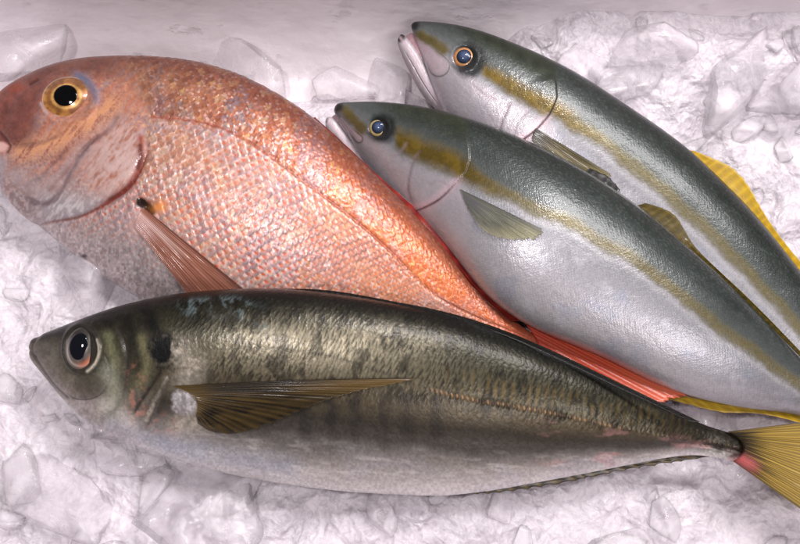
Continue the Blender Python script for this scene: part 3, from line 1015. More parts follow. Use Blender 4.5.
def iris_gold(cin, cout):
    def f(R, A):
        n = fbm(np.cos(A) * R * 6, np.sin(A) * R * 6, 3, 15)
        c = mix(lin(*cin), lin(*cout), sm(.62, .92, R))
        c = c * (.75 + .5 * n)[:, None]
        c = mix(c, lin(40, 30, 26), sm(.9, .99, R) * .8)
        return c
    return f


eye(rear, bvh_rear, 464, 57, 11.6, 11.2, 7.6, 7.4, iris_gold((206, 150, 90), (150, 92, 60)), bluish, hgt=.32)
loft('lower_jaw', [(398.5, 37, 26), (401, 34.5, 28), (408, 40, 29), (418, 54, 27), (430, 78, 23), (446, 110, 16)],
     [(398.5, 37, 26), (398.5, 41, 24), (403, 56, 21), (412, 76, 17), (424, 96, 13), (446, 118, 10)], 140, 60, 20,
     [(0, .8), (.5, .6), (1, .5)], .9, jaw_paint((400, 37, 5.5)), M_TAIL, rear, need_bvh=False)
loft('mouth_lining', [(405, 37, 24), (412, 33, 26), (420, 46, 26), (432, 80, 21)], [(405, 37, 24), (406, 46, 21), (414, 66, 18), (428, 88, 16)], 60, 30, 16,
     [(0, .5), (1, .4)], .9, flat((176, 140, 146), .35, 0), M_TAIL, rear, need_bvh=False)


def c_yel(g):
    c = mix(lin(144, 112, 8), lin(196, 160, 26), g['ray'] ** 2 * .5 + .5 * fbm(g['a'] * 30, g['b'] * 3, 2, 4))
    c = mix(c, lin(96, 78, 26), sm(.25, .0, g['b']) * .6)
    return mix(c, lin(222, 190, 90), sm(.8, 1, g['b']) * .5)


fin('dorsal_fin', rear, M_FIN, [(688, 150), (706, 170), (730, 192), (760, 224), (800, 274), (850, 332)],
    [(694, 151), (733, 168), (746, 181), (767, 217), (808, 270), (858, 328)], 26, c_yel, [], 27, zt=25, ridge=.12, jag=.03, nb=20, seed=6)


def c_pect_y(g):
    n = fbm(g['a'] * 24, g['b'] * 5, 3, 12)
    c = mix(lin(62, 58, 42), lin(136, 122, 76), g['ray'] ** 2 * .35 + n * .65)
    c = mix(c, lin(84, 84, 88), sm(.35, .05, g['b']) * .6)
    c = mix(c, lin(198, 178, 110), sm(.6, 1, g['b']) * .55)
    return mix(c, lin(60, 58, 46), sm(.15, 0, g['a']) * .6)


fin('pectoral_fin', rear, M_FIN, [(536, 128), (532, 138), (536, 148)], [(614, 176), (604, 190), (580, 184)], 16, c_pect_y, [bvh_rear], 20, (.8, 2.6), ridge=.14, seed=7, thick=.3, alpha=soft(.9, .42))

front = empty('yellowtail', 0, 'yellow striped silver fish lying between the orange fish and the gaping striped fish', 'fish', FISH)
D = [(335, 107, 22), (337, 104, 24), (345, 102.5, 27), (370, 101.5, 31), (400, 103.5, 34), (430, 108, 36), (460, 116, 38), (500, 130, 40), (540, 148, 41), (580, 169.5, 42), (620, 195, 42), (650, 217, 42),
     (680, 242, 41), (710, 268, 40), (740, 296, 38), (770, 326, 36), (800, 358, 34), (840, 396, 31), (890, 430, 28)]
V = [(335, 107, 22), (335, 111, 20), (343, 124, 17), (352, 140, 14), (364, 160, 11), (380, 182, 10), (398, 204, 11), (420, 224, 16), (445, 246, 23), (479, 287, 28), (510, 314, 30), (545, 333, 30),
     (598, 355, 29), (647, 379, 27), (673, 390, 25), (700, 398, 23), (750, 407, 16), (800, 413, 14), (850, 432, 14)]
F1 = dict(seed=300, stripe=[(335, 107), (355, 117), (378, 128), (400, 142), (430, 155), (470, 174), (500, 193), (528, 206), (576, 226), (634, 260), (672, 289), (720, 328), (767, 362), (830, 405)],
          slope=.86, half=70, sw=([390, 402, 440, 470, 500, 600, 700, 800], [9, 12, 13, 12, 8, 9, 10, 9]), sx0=391, opx=468,
          oper=[(466, 128), (469, 143), (470, 159), (466, 172), (456, 183), (440, 199), (421, 209), (410, 212)], preop=[(423, 148), (414, 160), (410, 172), (408, 190), (414, 206)],
          seams=[[(452, 190), (440, 182), (426, 188)], [(388, 160), (402, 150), (408, 140)]],
          max=np.array([(341, 118), (350, 130), (359, 139)], float), mw=3.4, snout=[(346, 112), (354, 120), (362, 128)], tip=(337, 106), eye=(378, 127.5, 10), edx=4, edy=1)
b, bvh_front = loft('body', D, V, 900, 320, 40, [(0, .9), (.05, .6), (.12, .54), (.5, .5), (1, .55)], .88, paint_yt(F1), M_TAIL, front, cl=.35)
eye(front, bvh_front, 378, 127.5, 9.8, 9.6, 6.6, 6.6, iris_gold((196, 176, 120), (150, 130, 84)), bluish, hgt=.3)
loft('lower_jaw', [(325.5, 121, 16), (328, 117, 18), (336, 121, 18), (346, 134, 16), (360, 152, 12), (376, 176, 9)],
     [(325.5, 121, 16), (326, 127, 13), (331, 138, 11), (341, 152, 9), (356, 168, 8), (376, 186, 7)], 110, 46, 20,
     [(0, .8), (.5, .55), (1, .5)], .9, jaw_paint((325, 120, 3)), M_TAIL, front, need_bvh=False)
loft('mouth_lining', [(330, 119, 15), (337, 114, 16), (346, 126, 15), (360, 150, 12)], [(330, 119, 15), (331, 126, 12), (340, 142, 10), (358, 160, 9)], 60, 30, 16,
     [(0, .5), (1, .4)], .9, flat((176, 146, 152), .35, 0), M_TAIL, front, need_bvh=False)


def c_pect_f(g):
    n = fbm(g['a'] * 24, g['b'] * 5, 3, 12)
    c = mix(lin(74, 76, 68), lin(142, 142, 124), g['ray'] ** 2 * .35 + n * .65)
    c = mix(c, lin(92, 92, 96), gau(np.hypot((g['b'] - .12) / .25, (g['a'] - .35) / .4), 1) * .8)
    c = mix(c, lin(190, 182, 130), sm(.55, 1, g['b']) * .6)
    return mix(c, lin(64, 66, 60), sm(.14, 0, g['a']) * .75)


fin('pectoral_fin', front, M_FIN, [(460, 189), (463, 197), (468, 208)], [(549, 232), (540, 239), (520, 242), (498, 239), (480, 228)], 22, c_pect_f, [bvh_front], 30, (.8, 2.4), ridge=.14, seed=8, thick=.3, alpha=soft(.88, .2))


def c_olive(g):
    c = mix(lin(62, 53, 16), lin(106, 88, 28), g['ray'] ** 2 * .5 + .5 * fbm(g['a'] * 30, g['b'] * 3, 2, 4))
    c = mix(c, lin(40, 40, 32), sm(.3, .0, g['b']) * .6)
    return mix(c, lin(140, 124, 60), sm(.85, 1, g['b']) * .6)


fin('dorsal_fin', front, M_FIN, [(636, 206), (660, 225), (684, 246), (712, 270), (742, 298), (772, 328), (805, 362)],
    [(646, 203), (676, 216), (690, 239), (715.5, 267.5), (745.5, 295.5), (775.5, 325.5), (808, 359.5)], 28, c_olive, [], 40, zt=41, ridge=.1, jag=.03, nb=18, seed=9)
fin('first_dorsal_fin', front, M_FIN, [(585, 172), (600, 182), (618, 194)], [(590, 168), (608, 176), (620, 189)], 5, lambda g: np.tile(lin(38, 36, 34), (len(g['a']), 1)) * (.6 + g['ray'])[:, None],
    [], 42, zt=42, ridge=.2, jag=.06, nb=10, seed=10, thick=1)
fin('anal_fin', front, M_FIN, [(652, 390), (690, 397), (720, 402), (750, 406), (790, 411), (830, 422)], [(668, 399), (698, 407), (728, 413), (748, 413), (786, 419), (836, 436)], 12, c_yel, [], 18, zt=17,
    ridge=.1, jag=.04, nb=14, seed=12)

# ================================================================== build: horse mackerel
mack = empty('horse_mackerel', 0, 'olive brown fish with black gill spot and long pectoral fin, lying across the orange fish', 'fish', FISH)
D = [(29.5, 347, 36), (31, 341, 37), (38, 336, 40), (60, 327, 45), (100, 312, 51), (140, 301, 55), (180, 294, 57), (220, 290.5, 58), (260, 289, 58), (300, 290, 58), (340, 294, 57), (390, 302, 56),
     (440, 312, 54), (466, 318, 53), (500, 330, 51), (532, 343, 50), (565, 358, 48), (598, 374, 46), (631, 390.5, 43), (665, 406, 40), (702, 424, 36), (730, 433, 34), (752, 440, 33), (766, 447, 32.5), (778, 455, 32)]
V = [(29.5, 347, 36), (31, 353, 34), (45, 372, 31), (65, 395, 28), (85, 415, 25), (110, 430.5, 22), (150, 447, 19), (200, 463, 17), (240, 473, 16), (300, 483, 15), (350, 489, 15), (400, 492, 15), (440, 493, 15),
     (480, 489.5, 16), (520, 483, 17), (580, 472, 20), (640, 461, 24), (690, 455, 28), (715, 457, 30), (734, 461, 31), (752, 464, 31.5), (766, 462, 32), (778, 457, 32)]
b, bvh_mack = loft('body', D, V, 1000, 300, 40, [(0, .9), (.04, .66), (.12, .56), (.3, .52), (.6, .50), (.84, .55), (.91, .22), (1, .06)], .9, paint_mack, M_MACK, mack, cl=.3)


def iris_mack(R, A):
    n = fbm(np.cos(A) * R * 6, np.sin(A) * R * 6, 3, 25)
    c = mix(lin(58, 52, 47), lin(112, 104, 96), n)
    c = mix(c, lin(26, 24, 22), sm(.2, .9, np.sin(A)) * .7)
    c = mix(c, lin(176, 168, 156), gau(R - .76, .05) * .8 * sm(.7, -.3, np.sin(A)))
    c = mix(c, lin(214, 116, 78), gau(np.mod(A - 5.3 + math.pi, 2 * math.pi) - math.pi, .7) * gau(R - .72, .12) * .75)
    c = mix(c, lin(34, 30, 28), sm(.84, .97, R) * .9)
    return c


eye(mack, bvh_mack, 81.5, 348.5, 17.5, 21.5, 9.6, 13.0, iris_mack, lambda R, A: np.tile(lin(12, 13, 20), (len(R), 1)), pdx=-1.5, pdy=-1.5, hgt=.34)


def c_pect_m(g):
    n = fbm(g['a'] * 26, g['b'] * 4, 3, 14)
    big = fbm(g['b'] * 4, g['a'] * 3, 3, 24)
    c = mix(lin(16, 13, 8), lin(84, 66, 32), sm(.1, .9, g['ray']) * .4 + sm(.3, .7, n) * .35 + (big - .4) * .5)
    c = mix(c, lin(14, 12, 8), gau(np.hypot((g['b'] - .3) / .3, (g['a'] - .12) / .14), 1) * .7)
    c = mix(c, lin(136, 106, 52), sm(.45, .9, g['b']) * sm(.45, .1, g['a']) * .5)
    c = mix(c, lin(30, 25, 16), sm(.05, 0, g['a']) * .8)
    return mix(c, lin(106, 84, 42), sm(.22, 0, g['b']) * .4)


fin('pectoral_fin', mack, M_FIN, [(172, 386), (190, 394), (197, 404), (196, 416)], [(431, 378), (352, 394), (300, 412), (262, 428), (215, 433), (198, 424)], 22, c_pect_m, [bvh_mack], 50, (.8, 1.8), ridge=.22,
    seed=15, nb=70, jag=.03, bow=-.03, thick=.3, alpha=soft(.94, .42))


def c_dark(g):
    c = np.tile(lin(16, 14, 10), (len(g['a']), 1)) * (.6 + .9 * g['ray'])[:, None]
    return mix(c, lin(70, 60, 36), sm(.8, 1, g['b']) * .3)


fin('dorsal_fin', mack, M_FIN, [(262, 292), (310, 293), (345, 297), (383, 304), (430, 313), (500, 333.5), (560, 359.5), (620, 388), (690, 421)],
    [(266, 289), (320, 289.5), (352, 293.5), (390, 300.5), (440, 310.5), (506, 331), (566, 357), (626, 386), (700, 422)], 60, c_dark, [], 56, zt=56, ridge=.1, jag=.05, nb=10, seed=16, sub=6, thick=1.0)


def c_anal(g):
    c = mix(lin(52, 44, 26), lin(124, 104, 60), g['ray'] ** 2)
    return mix(c, lin(40, 34, 24), sm(.5, 1, g['b']) * .5)


fin('anal_fin', mack, M_FIN, [(428, 491.5), (480, 487.5), (530, 479.5), (580, 470.5), (640, 460), (696, 455)], [(432, 494.5), (492, 494), (546, 487), (598, 476.5), (656, 466), (712, 457)], 20, c_anal, [], 16, zt=14, ridge=.25,
    jag=.16, nb=12, seed=17, sub=8)


def c_tail_m(g):
    n = fbm(g['a'] * 40, g['b'] * 3, 3, 18)
    c = mix(lin(92, 72, 22), lin(178, 148, 66), sm(.15, .9, g['ray']) * .6 + n * .4)
    c = mix(c, lin(34, 26, 17), sm(.30, .02, g['b'] + (n - .5) * .3) * .95)
    c = mix(c, lin(56, 48, 24), sm(.05, 0, g['a']) * .7 + sm(.95, 1, g['a']) * .7)
    return mix(c, lin(196, 104, 104), gau(g['a'] - .84, .14) * sm(.22, .06, g['b']) * .85)


fin('tail_fin', mack, M_FIN, [(728, 431.5), (739, 439), (744, 448), (741, 456), (733, 461)], [(872, 413), (868, 428), (846, 468), (858, 520), (862, 552)], 32, c_tail_m, [], 36.2, zt=34, ridge=.6, jag=.03, nb=60,
    seed=19, thick=.9)


# ------------------------------------------------------------------ box of white foam
def foam_mat():
    m, nt, b = nodes('white_foam')
    tc = nt.nodes.new('ShaderNodeTexCoord')
    n1 = nt.nodes.new('ShaderNodeTexNoise'); n1.inputs['Scale'].default_value = 22; n1.inputs['Detail'].default_value = 6; n1.inputs['Roughness'].default_value = .6
    n2 = nt.nodes.new('ShaderNodeTexNoise'); n2.inputs['Scale'].default_value = 160; n2.inputs['Detail'].default_value = 4
    mp = nt.nodes.new('ShaderNodeMapping'); mp.inputs['Scale'].default_value = (.8, 1, 1.3)
    nt.links.new(tc.outputs['Object'], mp.inputs['Vector'])
    nt.links.new(mp.outputs['Vector'], n1.inputs['Vector']); nt.links.new(mp.outputs['Vector'], n2.inputs['Vector'])
    rp = nt.nodes.new('ShaderNodeValToRGB')
    rp.color_ramp.elements[0].position = .28; rp.color_ramp.elements[0].color = (*lin(228, 219, 222), 1)
    rp.color_ramp.elements[1].position = .62; rp.color_ramp.elements[1].color = (*lin(238, 230, 233), 1)
    nt.links.new(n1.outputs['Fac'], rp.inputs['Fac'])
    # scuffs
    n3 = nt.nodes.new('ShaderNodeTexNoise'); n3.inputs['Scale'].default_value = 46; n3.inputs['Detail'].default_value = 8; n3.inputs['Roughness'].default_value = .7
    nt.links.new(mp.outputs['Vector'], n3.inputs['Vector'])
    r3 = nt.nodes.new('ShaderNodeValToRGB'); r3.color_ramp.elements[0].position = .61; r3.color_ramp.elements[1].position = .68
    r3.color_ramp.elements[0].color = (0, 0, 0, 1); r3.color_ramp.elements[1].color = (1, 1, 1, 1)
    nt.links.new(n3.outputs['Fac'], r3.inputs['Fac'])
    mx = nt.nodes.new('ShaderNodeMix'); mx.data_type = 'RGBA'
    nt.links.new(math_node(nt, 'MULTIPLY', r3.outputs['Color'], .08), mx.inputs['Factor'])
    nt.links.new(rp.outputs['Color'], mx.inputs['A']); mx.inputs['B'].default_value = (*lin(150, 130, 132), 1)
    nt.links.new(mx.outputs['Result'], b.inputs['Base Color'])
    b.inputs['Roughness'].default_value = .5
    b.inputs['Coat Weight'].default_value = .25; b.inputs['Coat Roughness'].default_value = .25
    h = math_node(nt, 'ADD', math_node(nt, 'MULTIPLY', n1.outputs['Fac'], 1.0), math_node(nt, 'MULTIPLY', n2.outputs['Fac'], .12))
    h = math_node(nt, 'SUBTRACT', h, math_node(nt, 'MULTIPLY', r3.outputs['Color'], .25))
    bp = nt.nodes.new('ShaderNodeBump'); bp.inputs['Strength'].default_value = .5; bp.inputs['Distance'].default_value = .006
    nt.links.new(h, bp.inputs['Height']); nt.links.new(bp.outputs['Normal'], b.inputs['Normal'])
    return m


M_FOAM = foam_mat()
YB = 0.178
box = empty('foam_box', 0, 'white plastic foam fish box holding the crushed ice, its scuffed back wall behind', 'box')


def slab(name, lo, hi, lean=(0, 0), parent=box, n=60):
    """a foam panel with worn, uneven faces and rounded rims"""
    lo, hi = np.array(lo), np.array(hi)
    import bmesh
    bm = bmesh.new()
    bmesh.ops.create_cube(bm, size=1)
    for v in bm.verts:
        p = lo + (np.array(v.co) + .5) * (hi - lo)
        k = (p[2] - lo[2]) / max(hi[2] - lo[2], 1e-6)
        v.co = (p[0] + lean[0] * k, p[1] + lean[1] * k, p[2])
    bmesh.ops.bevel(bm, geom=bm.edges[:], offset=.004, segments=3, affect='EDGES')
    me = bpy.data.meshes.new(name); bm.to_mesh(me); bm.free()
    for p in me.polygons:
        p.use_smooth = False
    return link(name, me, M_FOAM, parent)


def back_wall():
    """moulded foam: the foot of the wall curves into the base, the face is dented and scuffed"""
    prof = [(.060, -.016), (.100, -.0122)]
    for k in range(25):
        a = -math.pi / 2 + (math.pi / 2 - .12) * k / 24
        prof.append((YB - .050 + .050 * math.cos(a), .038 + .050 * math.sin(a)))
    prof += [(YB + .006, .10), (YB + .010, .118), (YB + .016, .124), (YB + .030, .124), (YB + .034, .118), (YB + .034, -.055), (.060, -.055)]
    prof = np.array(prof)
    d = np.concatenate([[0], np.cumsum(np.linalg.norm(np.diff(prof, axis=0), axis=1))])
    tt = np.linspace(0, d[-1], 260)
    Y, Z = np.interp(tt, d, prof[:, 0]), np.interp(tt, d, prof[:, 1])
    xs = np.linspace(-.36, .44, 500)
    XX, TT = np.meshgrid(xs, tt, indexing='ij')
    dent = (fbm(XX * 26, TT * 30, 4, 401) - .5) * .003 + (fbm(XX * 90, TT * 160, 3, 405) - .5) * .0006
    P = np.stack([XX, np.tile(Y, (500, 1)) - dent * 1.2, np.tile(Z, (500, 1)) + dent * .8], -1)
    q = grid_faces(500, 260)
    V = P.reshape(-1, 3)
    k = q[130]
    if np.cross(V[k[1]] - V[k[0]], V[k[3]] - V[k[0]])[1] > 0:
        q = q[:, ::-1]
    me = raw_mesh('back_wall', V, q.ravel(), np.full(len(q), 4))
    return link('back_wall', me, M_FOAM, box)


back_wall()
slab('side_wall', (-.392, -.30, -.055), (-.3605, YB + .03, .11))
slab('side_wall', (.4405, -.30, -.055), (.472, YB + .03, .11))
slab('front_wall', (-.36, -.30, -.055), (.44, -.27, .11))
slab('base', (-.392, -.30, -.08), (.472, YB + .03, -.0555))


# ------------------------------------------------------------------ ice
def slush_mat():
    m, nt, b = nodes('packed_ice')
    tc = nt.nodes.new('ShaderNodeTexCoord')

    def noise(scale, det, dist, rough=.6):
        n = nt.nodes.new('ShaderNodeTexNoise'); n.inputs['Scale'].default_value = scale; n.inputs['Detail'].default_value = det
        n.inputs['Distortion'].default_value = dist; n.inputs['Roughness'].default_value = rough
        nt.links.new(tc.outputs['Object'], n.inputs['Vector'])
        return n.outputs['Fac']
    n1, n2, n3 = noise(26, 6, 1.6), noise(110, 8, 2.2, .7), noise(420, 4, .4)
    mk = attr(nt, 'milk')
    mixv = math_node(nt, 'ADD', math_node(nt, 'MULTIPLY', n1, .35), math_node(nt, 'MULTIPLY', n2, .45))
    mixv = math_node(nt, 'ADD', mixv, math_node(nt, 'MULTIPLY', mk.outputs['Fac'], .2))
    rp = nt.nodes.new('ShaderNodeValToRGB')
    e = rp.color_ramp.elements
    e[0].position = .36; e[0].color = (*lin(192, 185, 191), 1)
    e[1].position = .62; e[1].color = (*lin(237, 230, 235), 1)
    x = e.new(.48); x.color = (*lin(219, 212, 217), 1)
    nt.links.new(mixv, rp.inputs['Fac'])
    nt.links.new(rp.outputs['Color'], b.inputs['Base Color'])
    b.inputs['Roughness'].default_value = .28
    b.inputs['Subsurface Weight'].default_value = .7
    b.inputs['Subsurface Radius'].default_value = (1, .95, 1)
    b.inputs['Subsurface Scale'].default_value = .0035
    b.inputs['Coat Weight'].default_value = .9; b.inputs['Coat Roughness'].default_value = .05; b.inputs['Coat IOR'].default_value = 1.31
    # broken faces: cells of a distorted pattern, each with a crease round it
    dn = nt.nodes.new('ShaderNodeTexNoise'); dn.inputs['Scale'].default_value = 40; dn.inputs['Detail'].default_value = 3
    nt.links.new(tc.outputs['Object'], dn.inputs['Vector'])
    vm = nt.nodes.new('ShaderNodeVectorMath'); vm.operation = 'MULTIPLY_ADD'
    nt.links.new(dn.outputs['Color'], vm.inputs[0]); vm.inputs[1].default_value = (.022, .022, .022)
    nt.links.new(tc.outputs['Object'], vm.inputs[2])
    hs = []
    for sc, wt in ((62, 1.7), (150, .9), (330, .35)):
        v = nt.nodes.new('ShaderNodeTexVoronoi'); v.inputs['Scale'].default_value = sc; v.distance = 'MINKOWSKI'; v.inputs['Exponent'].default_value = 1.4
        nt.links.new(vm.outputs['Vector'], v.inputs['Vector'])
        hs.append(math_node(nt, 'MULTIPLY', v.outputs['Distance'], wt))
    h = math_node(nt, 'ADD', hs[0], math_node(nt, 'ADD', hs[1], hs[2]))
    h = math_node(nt, 'ADD', h, math_node(nt, 'ADD', math_node(nt, 'MULTIPLY', n2, .45), math_node(nt, 'MULTIPLY', n3, .25)))
    bp = nt.nodes.new('ShaderNodeBump'); bp.inputs['Strength'].default_value = .7; bp.inputs['Distance'].default_value = .0025
    nt.links.new(h, bp.inputs['Height'])
    for k in ('Normal', 'Coat Normal'):
        nt.links.new(bp.outputs['Normal'], b.inputs[k])
    return m


def clear_mat():
    """clear ice with milky clouds of bubbles, wet outside"""
    m, nt, b = nodes('clear_ice')
    tc = nt.nodes.new('ShaderNodeTexCoord')

    def noise(scale, det, dist, rough=.6):
        n = nt.nodes.new('ShaderNodeTexNoise'); n.inputs['Scale'].default_value = scale; n.inputs['Detail'].default_value = det
        n.inputs['Distortion'].default_value = dist; n.inputs['Roughness'].default_value = rough
        nt.links.new(tc.outputs['Object'], n.inputs['Vector'])
        return n.outputs['Fac']
    n1, n2 = noise(38, 4, .7, .5), noise(150, 6, .8)
    h = math_node(nt, 'ADD', n1, math_node(nt, 'MULTIPLY', n2, .4))
    v = nt.nodes.new('ShaderNodeTexVoronoi'); v.inputs['Scale'].default_value = 90; v.inputs['Randomness'].default_value = 1
    nt.links.new(tc.outputs['Object'], v.inputs['Vector'])
    h = math_node(nt, 'ADD', h, math_node(nt, 'MULTIPLY', v.outputs['Distance'], .8))
    bp = nt.nodes.new('ShaderNodeBump'); bp.inputs['Strength'].default_value = .35; bp.inputs['Distance'].default_value = .003
    nt.links.new(h, bp.inputs['Height'])
    mr = nt.nodes.new('ShaderNodeMapRange'); mr.inputs['From Min'].default_value = .40; mr.inputs['From Max'].default_value = .64
    mr.inputs['To Min'].default_value = .14; mr.inputs['To Max'].default_value = .52
    nt.links.new(n1, mr.inputs['Value'])
    tr = nt.nodes.new('ShaderNodeBsdfTransparent'); tr.inputs['Color'].default_value = (.99, .985, .99, 1)
    b.inputs['Base Color'].default_value = (*lin(236, 229, 234), 1); b.inputs['Roughness'].default_value = .3
    b.inputs['Subsurface Weight'].default_value = 0
    nt.links.new(bp.outputs['Normal'], b.inputs['Normal'])
    gl = nt.nodes.new('ShaderNodeBsdfGlossy'); gl.inputs['Roughness'].default_value = .03
    nt.links.new(bp.outputs['Normal'], gl.inputs['Normal'])
    fr = nt.nodes.new('ShaderNodeFresnel'); fr.inputs['IOR'].default_value = 1.31
    nt.links.new(bp.outputs['Normal'], fr.inputs['Normal'])
    ge = nt.nodes.new('ShaderNodeNewGeometry')
    front = math_node(nt, 'SUBTRACT', 1.0, ge.outputs['Backfacing'])
    m1 = nt.nodes.new('ShaderNodeMixShader'); m2 = nt.nodes.new('ShaderNodeMixShader')
    nt.links.new(math_node(nt, 'MULTIPLY', mr.outputs['Result'], front), m1.inputs['Fac'])
    rf = nt.nodes.new('ShaderNodeBsdfRefraction'); rf.inputs['IOR'].default_value = 1.24; rf.inputs['Roughness'].default_value = .03
    nt.links.new(bp.outputs['Normal'], rf.inputs['Normal'])
    m0 = nt.nodes.new('ShaderNodeMixShader'); m0.inputs['Fac'].default_value = .3
    nt.links.new(tr.outputs[0], m0.inputs[1]); nt.links.new(rf.outputs[0], m0.inputs[2])
    nt.links.new(m0.outputs[0], m1.inputs[1]); nt.links.new(b.outputs[0], m1.inputs[2])
    nt.links.new(math_node(nt, 'MULTIPLY', fr.outputs[0], front), m2.inputs['Fac'])
    nt.links.new(m1.outputs[0], m2.inputs[1]); nt.links.new(gl.outputs[0], m2.inputs[2])
    out = [n for n in nt.nodes if n.type == 'OUTPUT_MATERIAL'][0]
    nt.links.new(m2.outputs[0], out.inputs['Surface'])
    return m


M_SLUSH = slush_mat()
M_ICE = clear_mat()

X0, X1, Y0, Y1 = -.36, .44, -.27, YB + .002
RES = .0010
gx = np.arange(X0, X1 + RES / 2, RES); gy = np.arange(Y0, Y1 + RES / 2, RES)
GX, GY = np.meshgrid(gx, gy, indexing='ij')
HZ = np.full(GX.shape, -.03)
MILK = np.full(GX.shape, .5)
rng = np.random.default_rng(5)


def heap(n, rmin, rmax, ztop, zvar, steep):
    global HZ
    for _ in range(n):
        cx, cy = rng.uniform(X0, X1), rng.uniform(Y0, Y1)
        r = rmin + (rmax - rmin) * rng.random() ** 1.6
        m = rng.integers(5, 8)
        ang = rng.random() * 6.28 + np.arange(m) * 6.283 / m + rng.normal(0, .25, m)
        rad = r * rng.uniform(.75, 1.2, m)
        g = rng.normal(0, .16, 2)
        zt = ztop + rng.normal(0, zvar)
        i0, i1 = np.searchsorted(gx, [cx - 1.8 * r, cx + 1.8 * r]); j0, j1 = np.searchsorted(gy, [cy - 1.8 * r, cy + 1.8 * r])
        if i1 - i0 < 2 or j1 - j0 < 2:
            continue
        dx = GX[i0:i1, j0:j1] - cx; dy = GY[i0:i1, j0:j1] - cy
        q = np.zeros(dx.shape)
        for a, rr in zip(ang, rad):
            q += np.exp(9 * ((dx * math.cos(a) + dy * math.sin(a)) / rr - 1))
        q = 1 + np.log(q + 1e-9) / 9
        top = zt + g[0] * dx + g[1] * dy - r * .30 * np.maximum(0, q - .62) - steep * r * np.maximum(0, q - 1)
        w = HZ[i0:i1, j0:j1]
        soft = .0011
        d = np.clip((top - w) / soft, -8, 8)
        HZ[i0:i1, j0:j1] = np.where(d > 7.9, top, np.where(d < -7.9, w, w + soft * np.log1p(np.exp(d))))
        k = 1 / (1 + np.exp(-d))
        MILK[i0:i1, j0:j1] += (rng.random() - MILK[i0:i1, j0:j1]) * k


heap(420, .022, .046, -.008, .003, .8)
heap(700, .010, .024, -.0075, .003, 1.0)
heap(700, .003, .010, -.008, .003, 1.2)
# ice banks up a little against the back wall, at the right above all
wallside = sm(.105, .155, GY)
HZ += .020 * sm(.03, .15, GY) * sm(.02, .12, GX) - .014 * wallside * sm(.09, .03, GX) + .012 * wallside * sm(.05, .15, GX)
HZ += (fbm(GX * 240, GY * 240, 3, 3) - .5) * .0012 * (.4 + 1.2 * MILK) + (fbm(GX * 60, GY * 60, 3, 9) - .5) * .003
HZ = np.minimum(HZ, .034)
ice_v = [np.stack([GX, GY, HZ], -1).reshape(-1, 3)]
q = grid_faces(len(gx), len(gy))
p0 = ice_v[0][q[0]]
if np.cross(p0[1] - p0[0], p0[3] - p0[0])[2] < 0:
    q = q[:, ::-1]
ice_f = [q]


def hz(x, y):
    i = int(np.clip(round((x - X0) / RES), 0, len(gx) - 1)); j = int(np.clip(round((y - Y0) / RES), 0, len(gy) - 1))
    return HZ[i, j]


import bmesh as _bm
_b = _bm.new(); _bm.ops.create_icosphere(_b, subdivisions=4, radius=1)
SPH = np.array([v.co[:] for v in _b.verts]); SPH /= np.linalg.norm(SPH, axis=1)[:, None]
SPF = np.array([[v.index for v in f.verts] for f in _b.faces]); _b.free()


def lump(r, flat=.7, planes=8, sharp=40):
    n = rng.normal(0, 1, (planes, 3)); n /= np.linalg.norm(n, axis=1)[:, None]
    d = rng.uniform(.48, .95, planes)
    k = np.maximum(0, SPH @ n.T) / d
    rad = (np.sum(k ** sharp, 1) + .5 ** sharp) ** (-1 / sharp)
    P = SPH * np.minimum(rad, 1.5)[:, None]
    s = rng.integers(0, 1000)
    P = P * (1 + .05 * (fbm(P[:, 0] * 3 + 9, P[:, 1] * 3 + P[:, 2] * 2, 3, int(s)) - .5))[:, None]
    P = P * np.array([1.1, rng.uniform(.55, .95), flat]) * r
    a = rng.random() * 6.28; b_ = rng.normal(0, .35)
    Rz = np.array([[math.cos(a), -math.sin(a), 0], [math.sin(a), math.cos(a), 0], [0, 0, 1]])
    Rx = np.array([[1, 0, 0], [0, math.cos(b_), -math.sin(b_)], [0, math.sin(b_), math.cos(b_)]])
    return P @ Rx.T @ Rz.T


# loose pieces of the bed: too many to count, one mass with the bed
LV, LF, off = [], [], 0
for _ in range(230):
    x, y = rng.uniform(X0 + .02, X1 - .02), rng.uniform(Y0 + .02, Y1 - .012)
    r = .004 + .013 * rng.random() ** 2
    P = lump(r, rng.uniform(.4, .75)) + np.array([x, y, hz(x, y) + r * .12])
    LV.append(P); LF.append(SPF + off); off += len(P)
bed_n = len(ice_v[0])
me = raw_mesh('crushed_ice', np.vstack(ice_v + LV), np.concatenate([ice_f[0].ravel(), (np.vstack(LF) + bed_n).ravel()]),
              np.concatenate([np.full(len(ice_f[0]), 4), np.full(off and sum(len(f) for f in LF), 3)]),
              dict(milk=np.concatenate([MILK.ravel(), np.full(off, .5)])))
bed = link('crushed_ice', me, M_SLUSH)
me.materials.append(M_ICE)
mi = np.concatenate([np.zeros(len(ice_f[0]), np.int32), np.ones(sum(len(f) for f in LF), np.int32)])
me.polygons.foreach_set('material_index', mi)
bed['kind'] = 'stuff'; bed['label'] = 'white crushed ice filling the box under the fish'; bed['category'] = 'ice'

def foot(y):
    return .038 - math.sqrt(max(0.0, .05 ** 2 - max(0.0, y - (YB - .05)) ** 2))


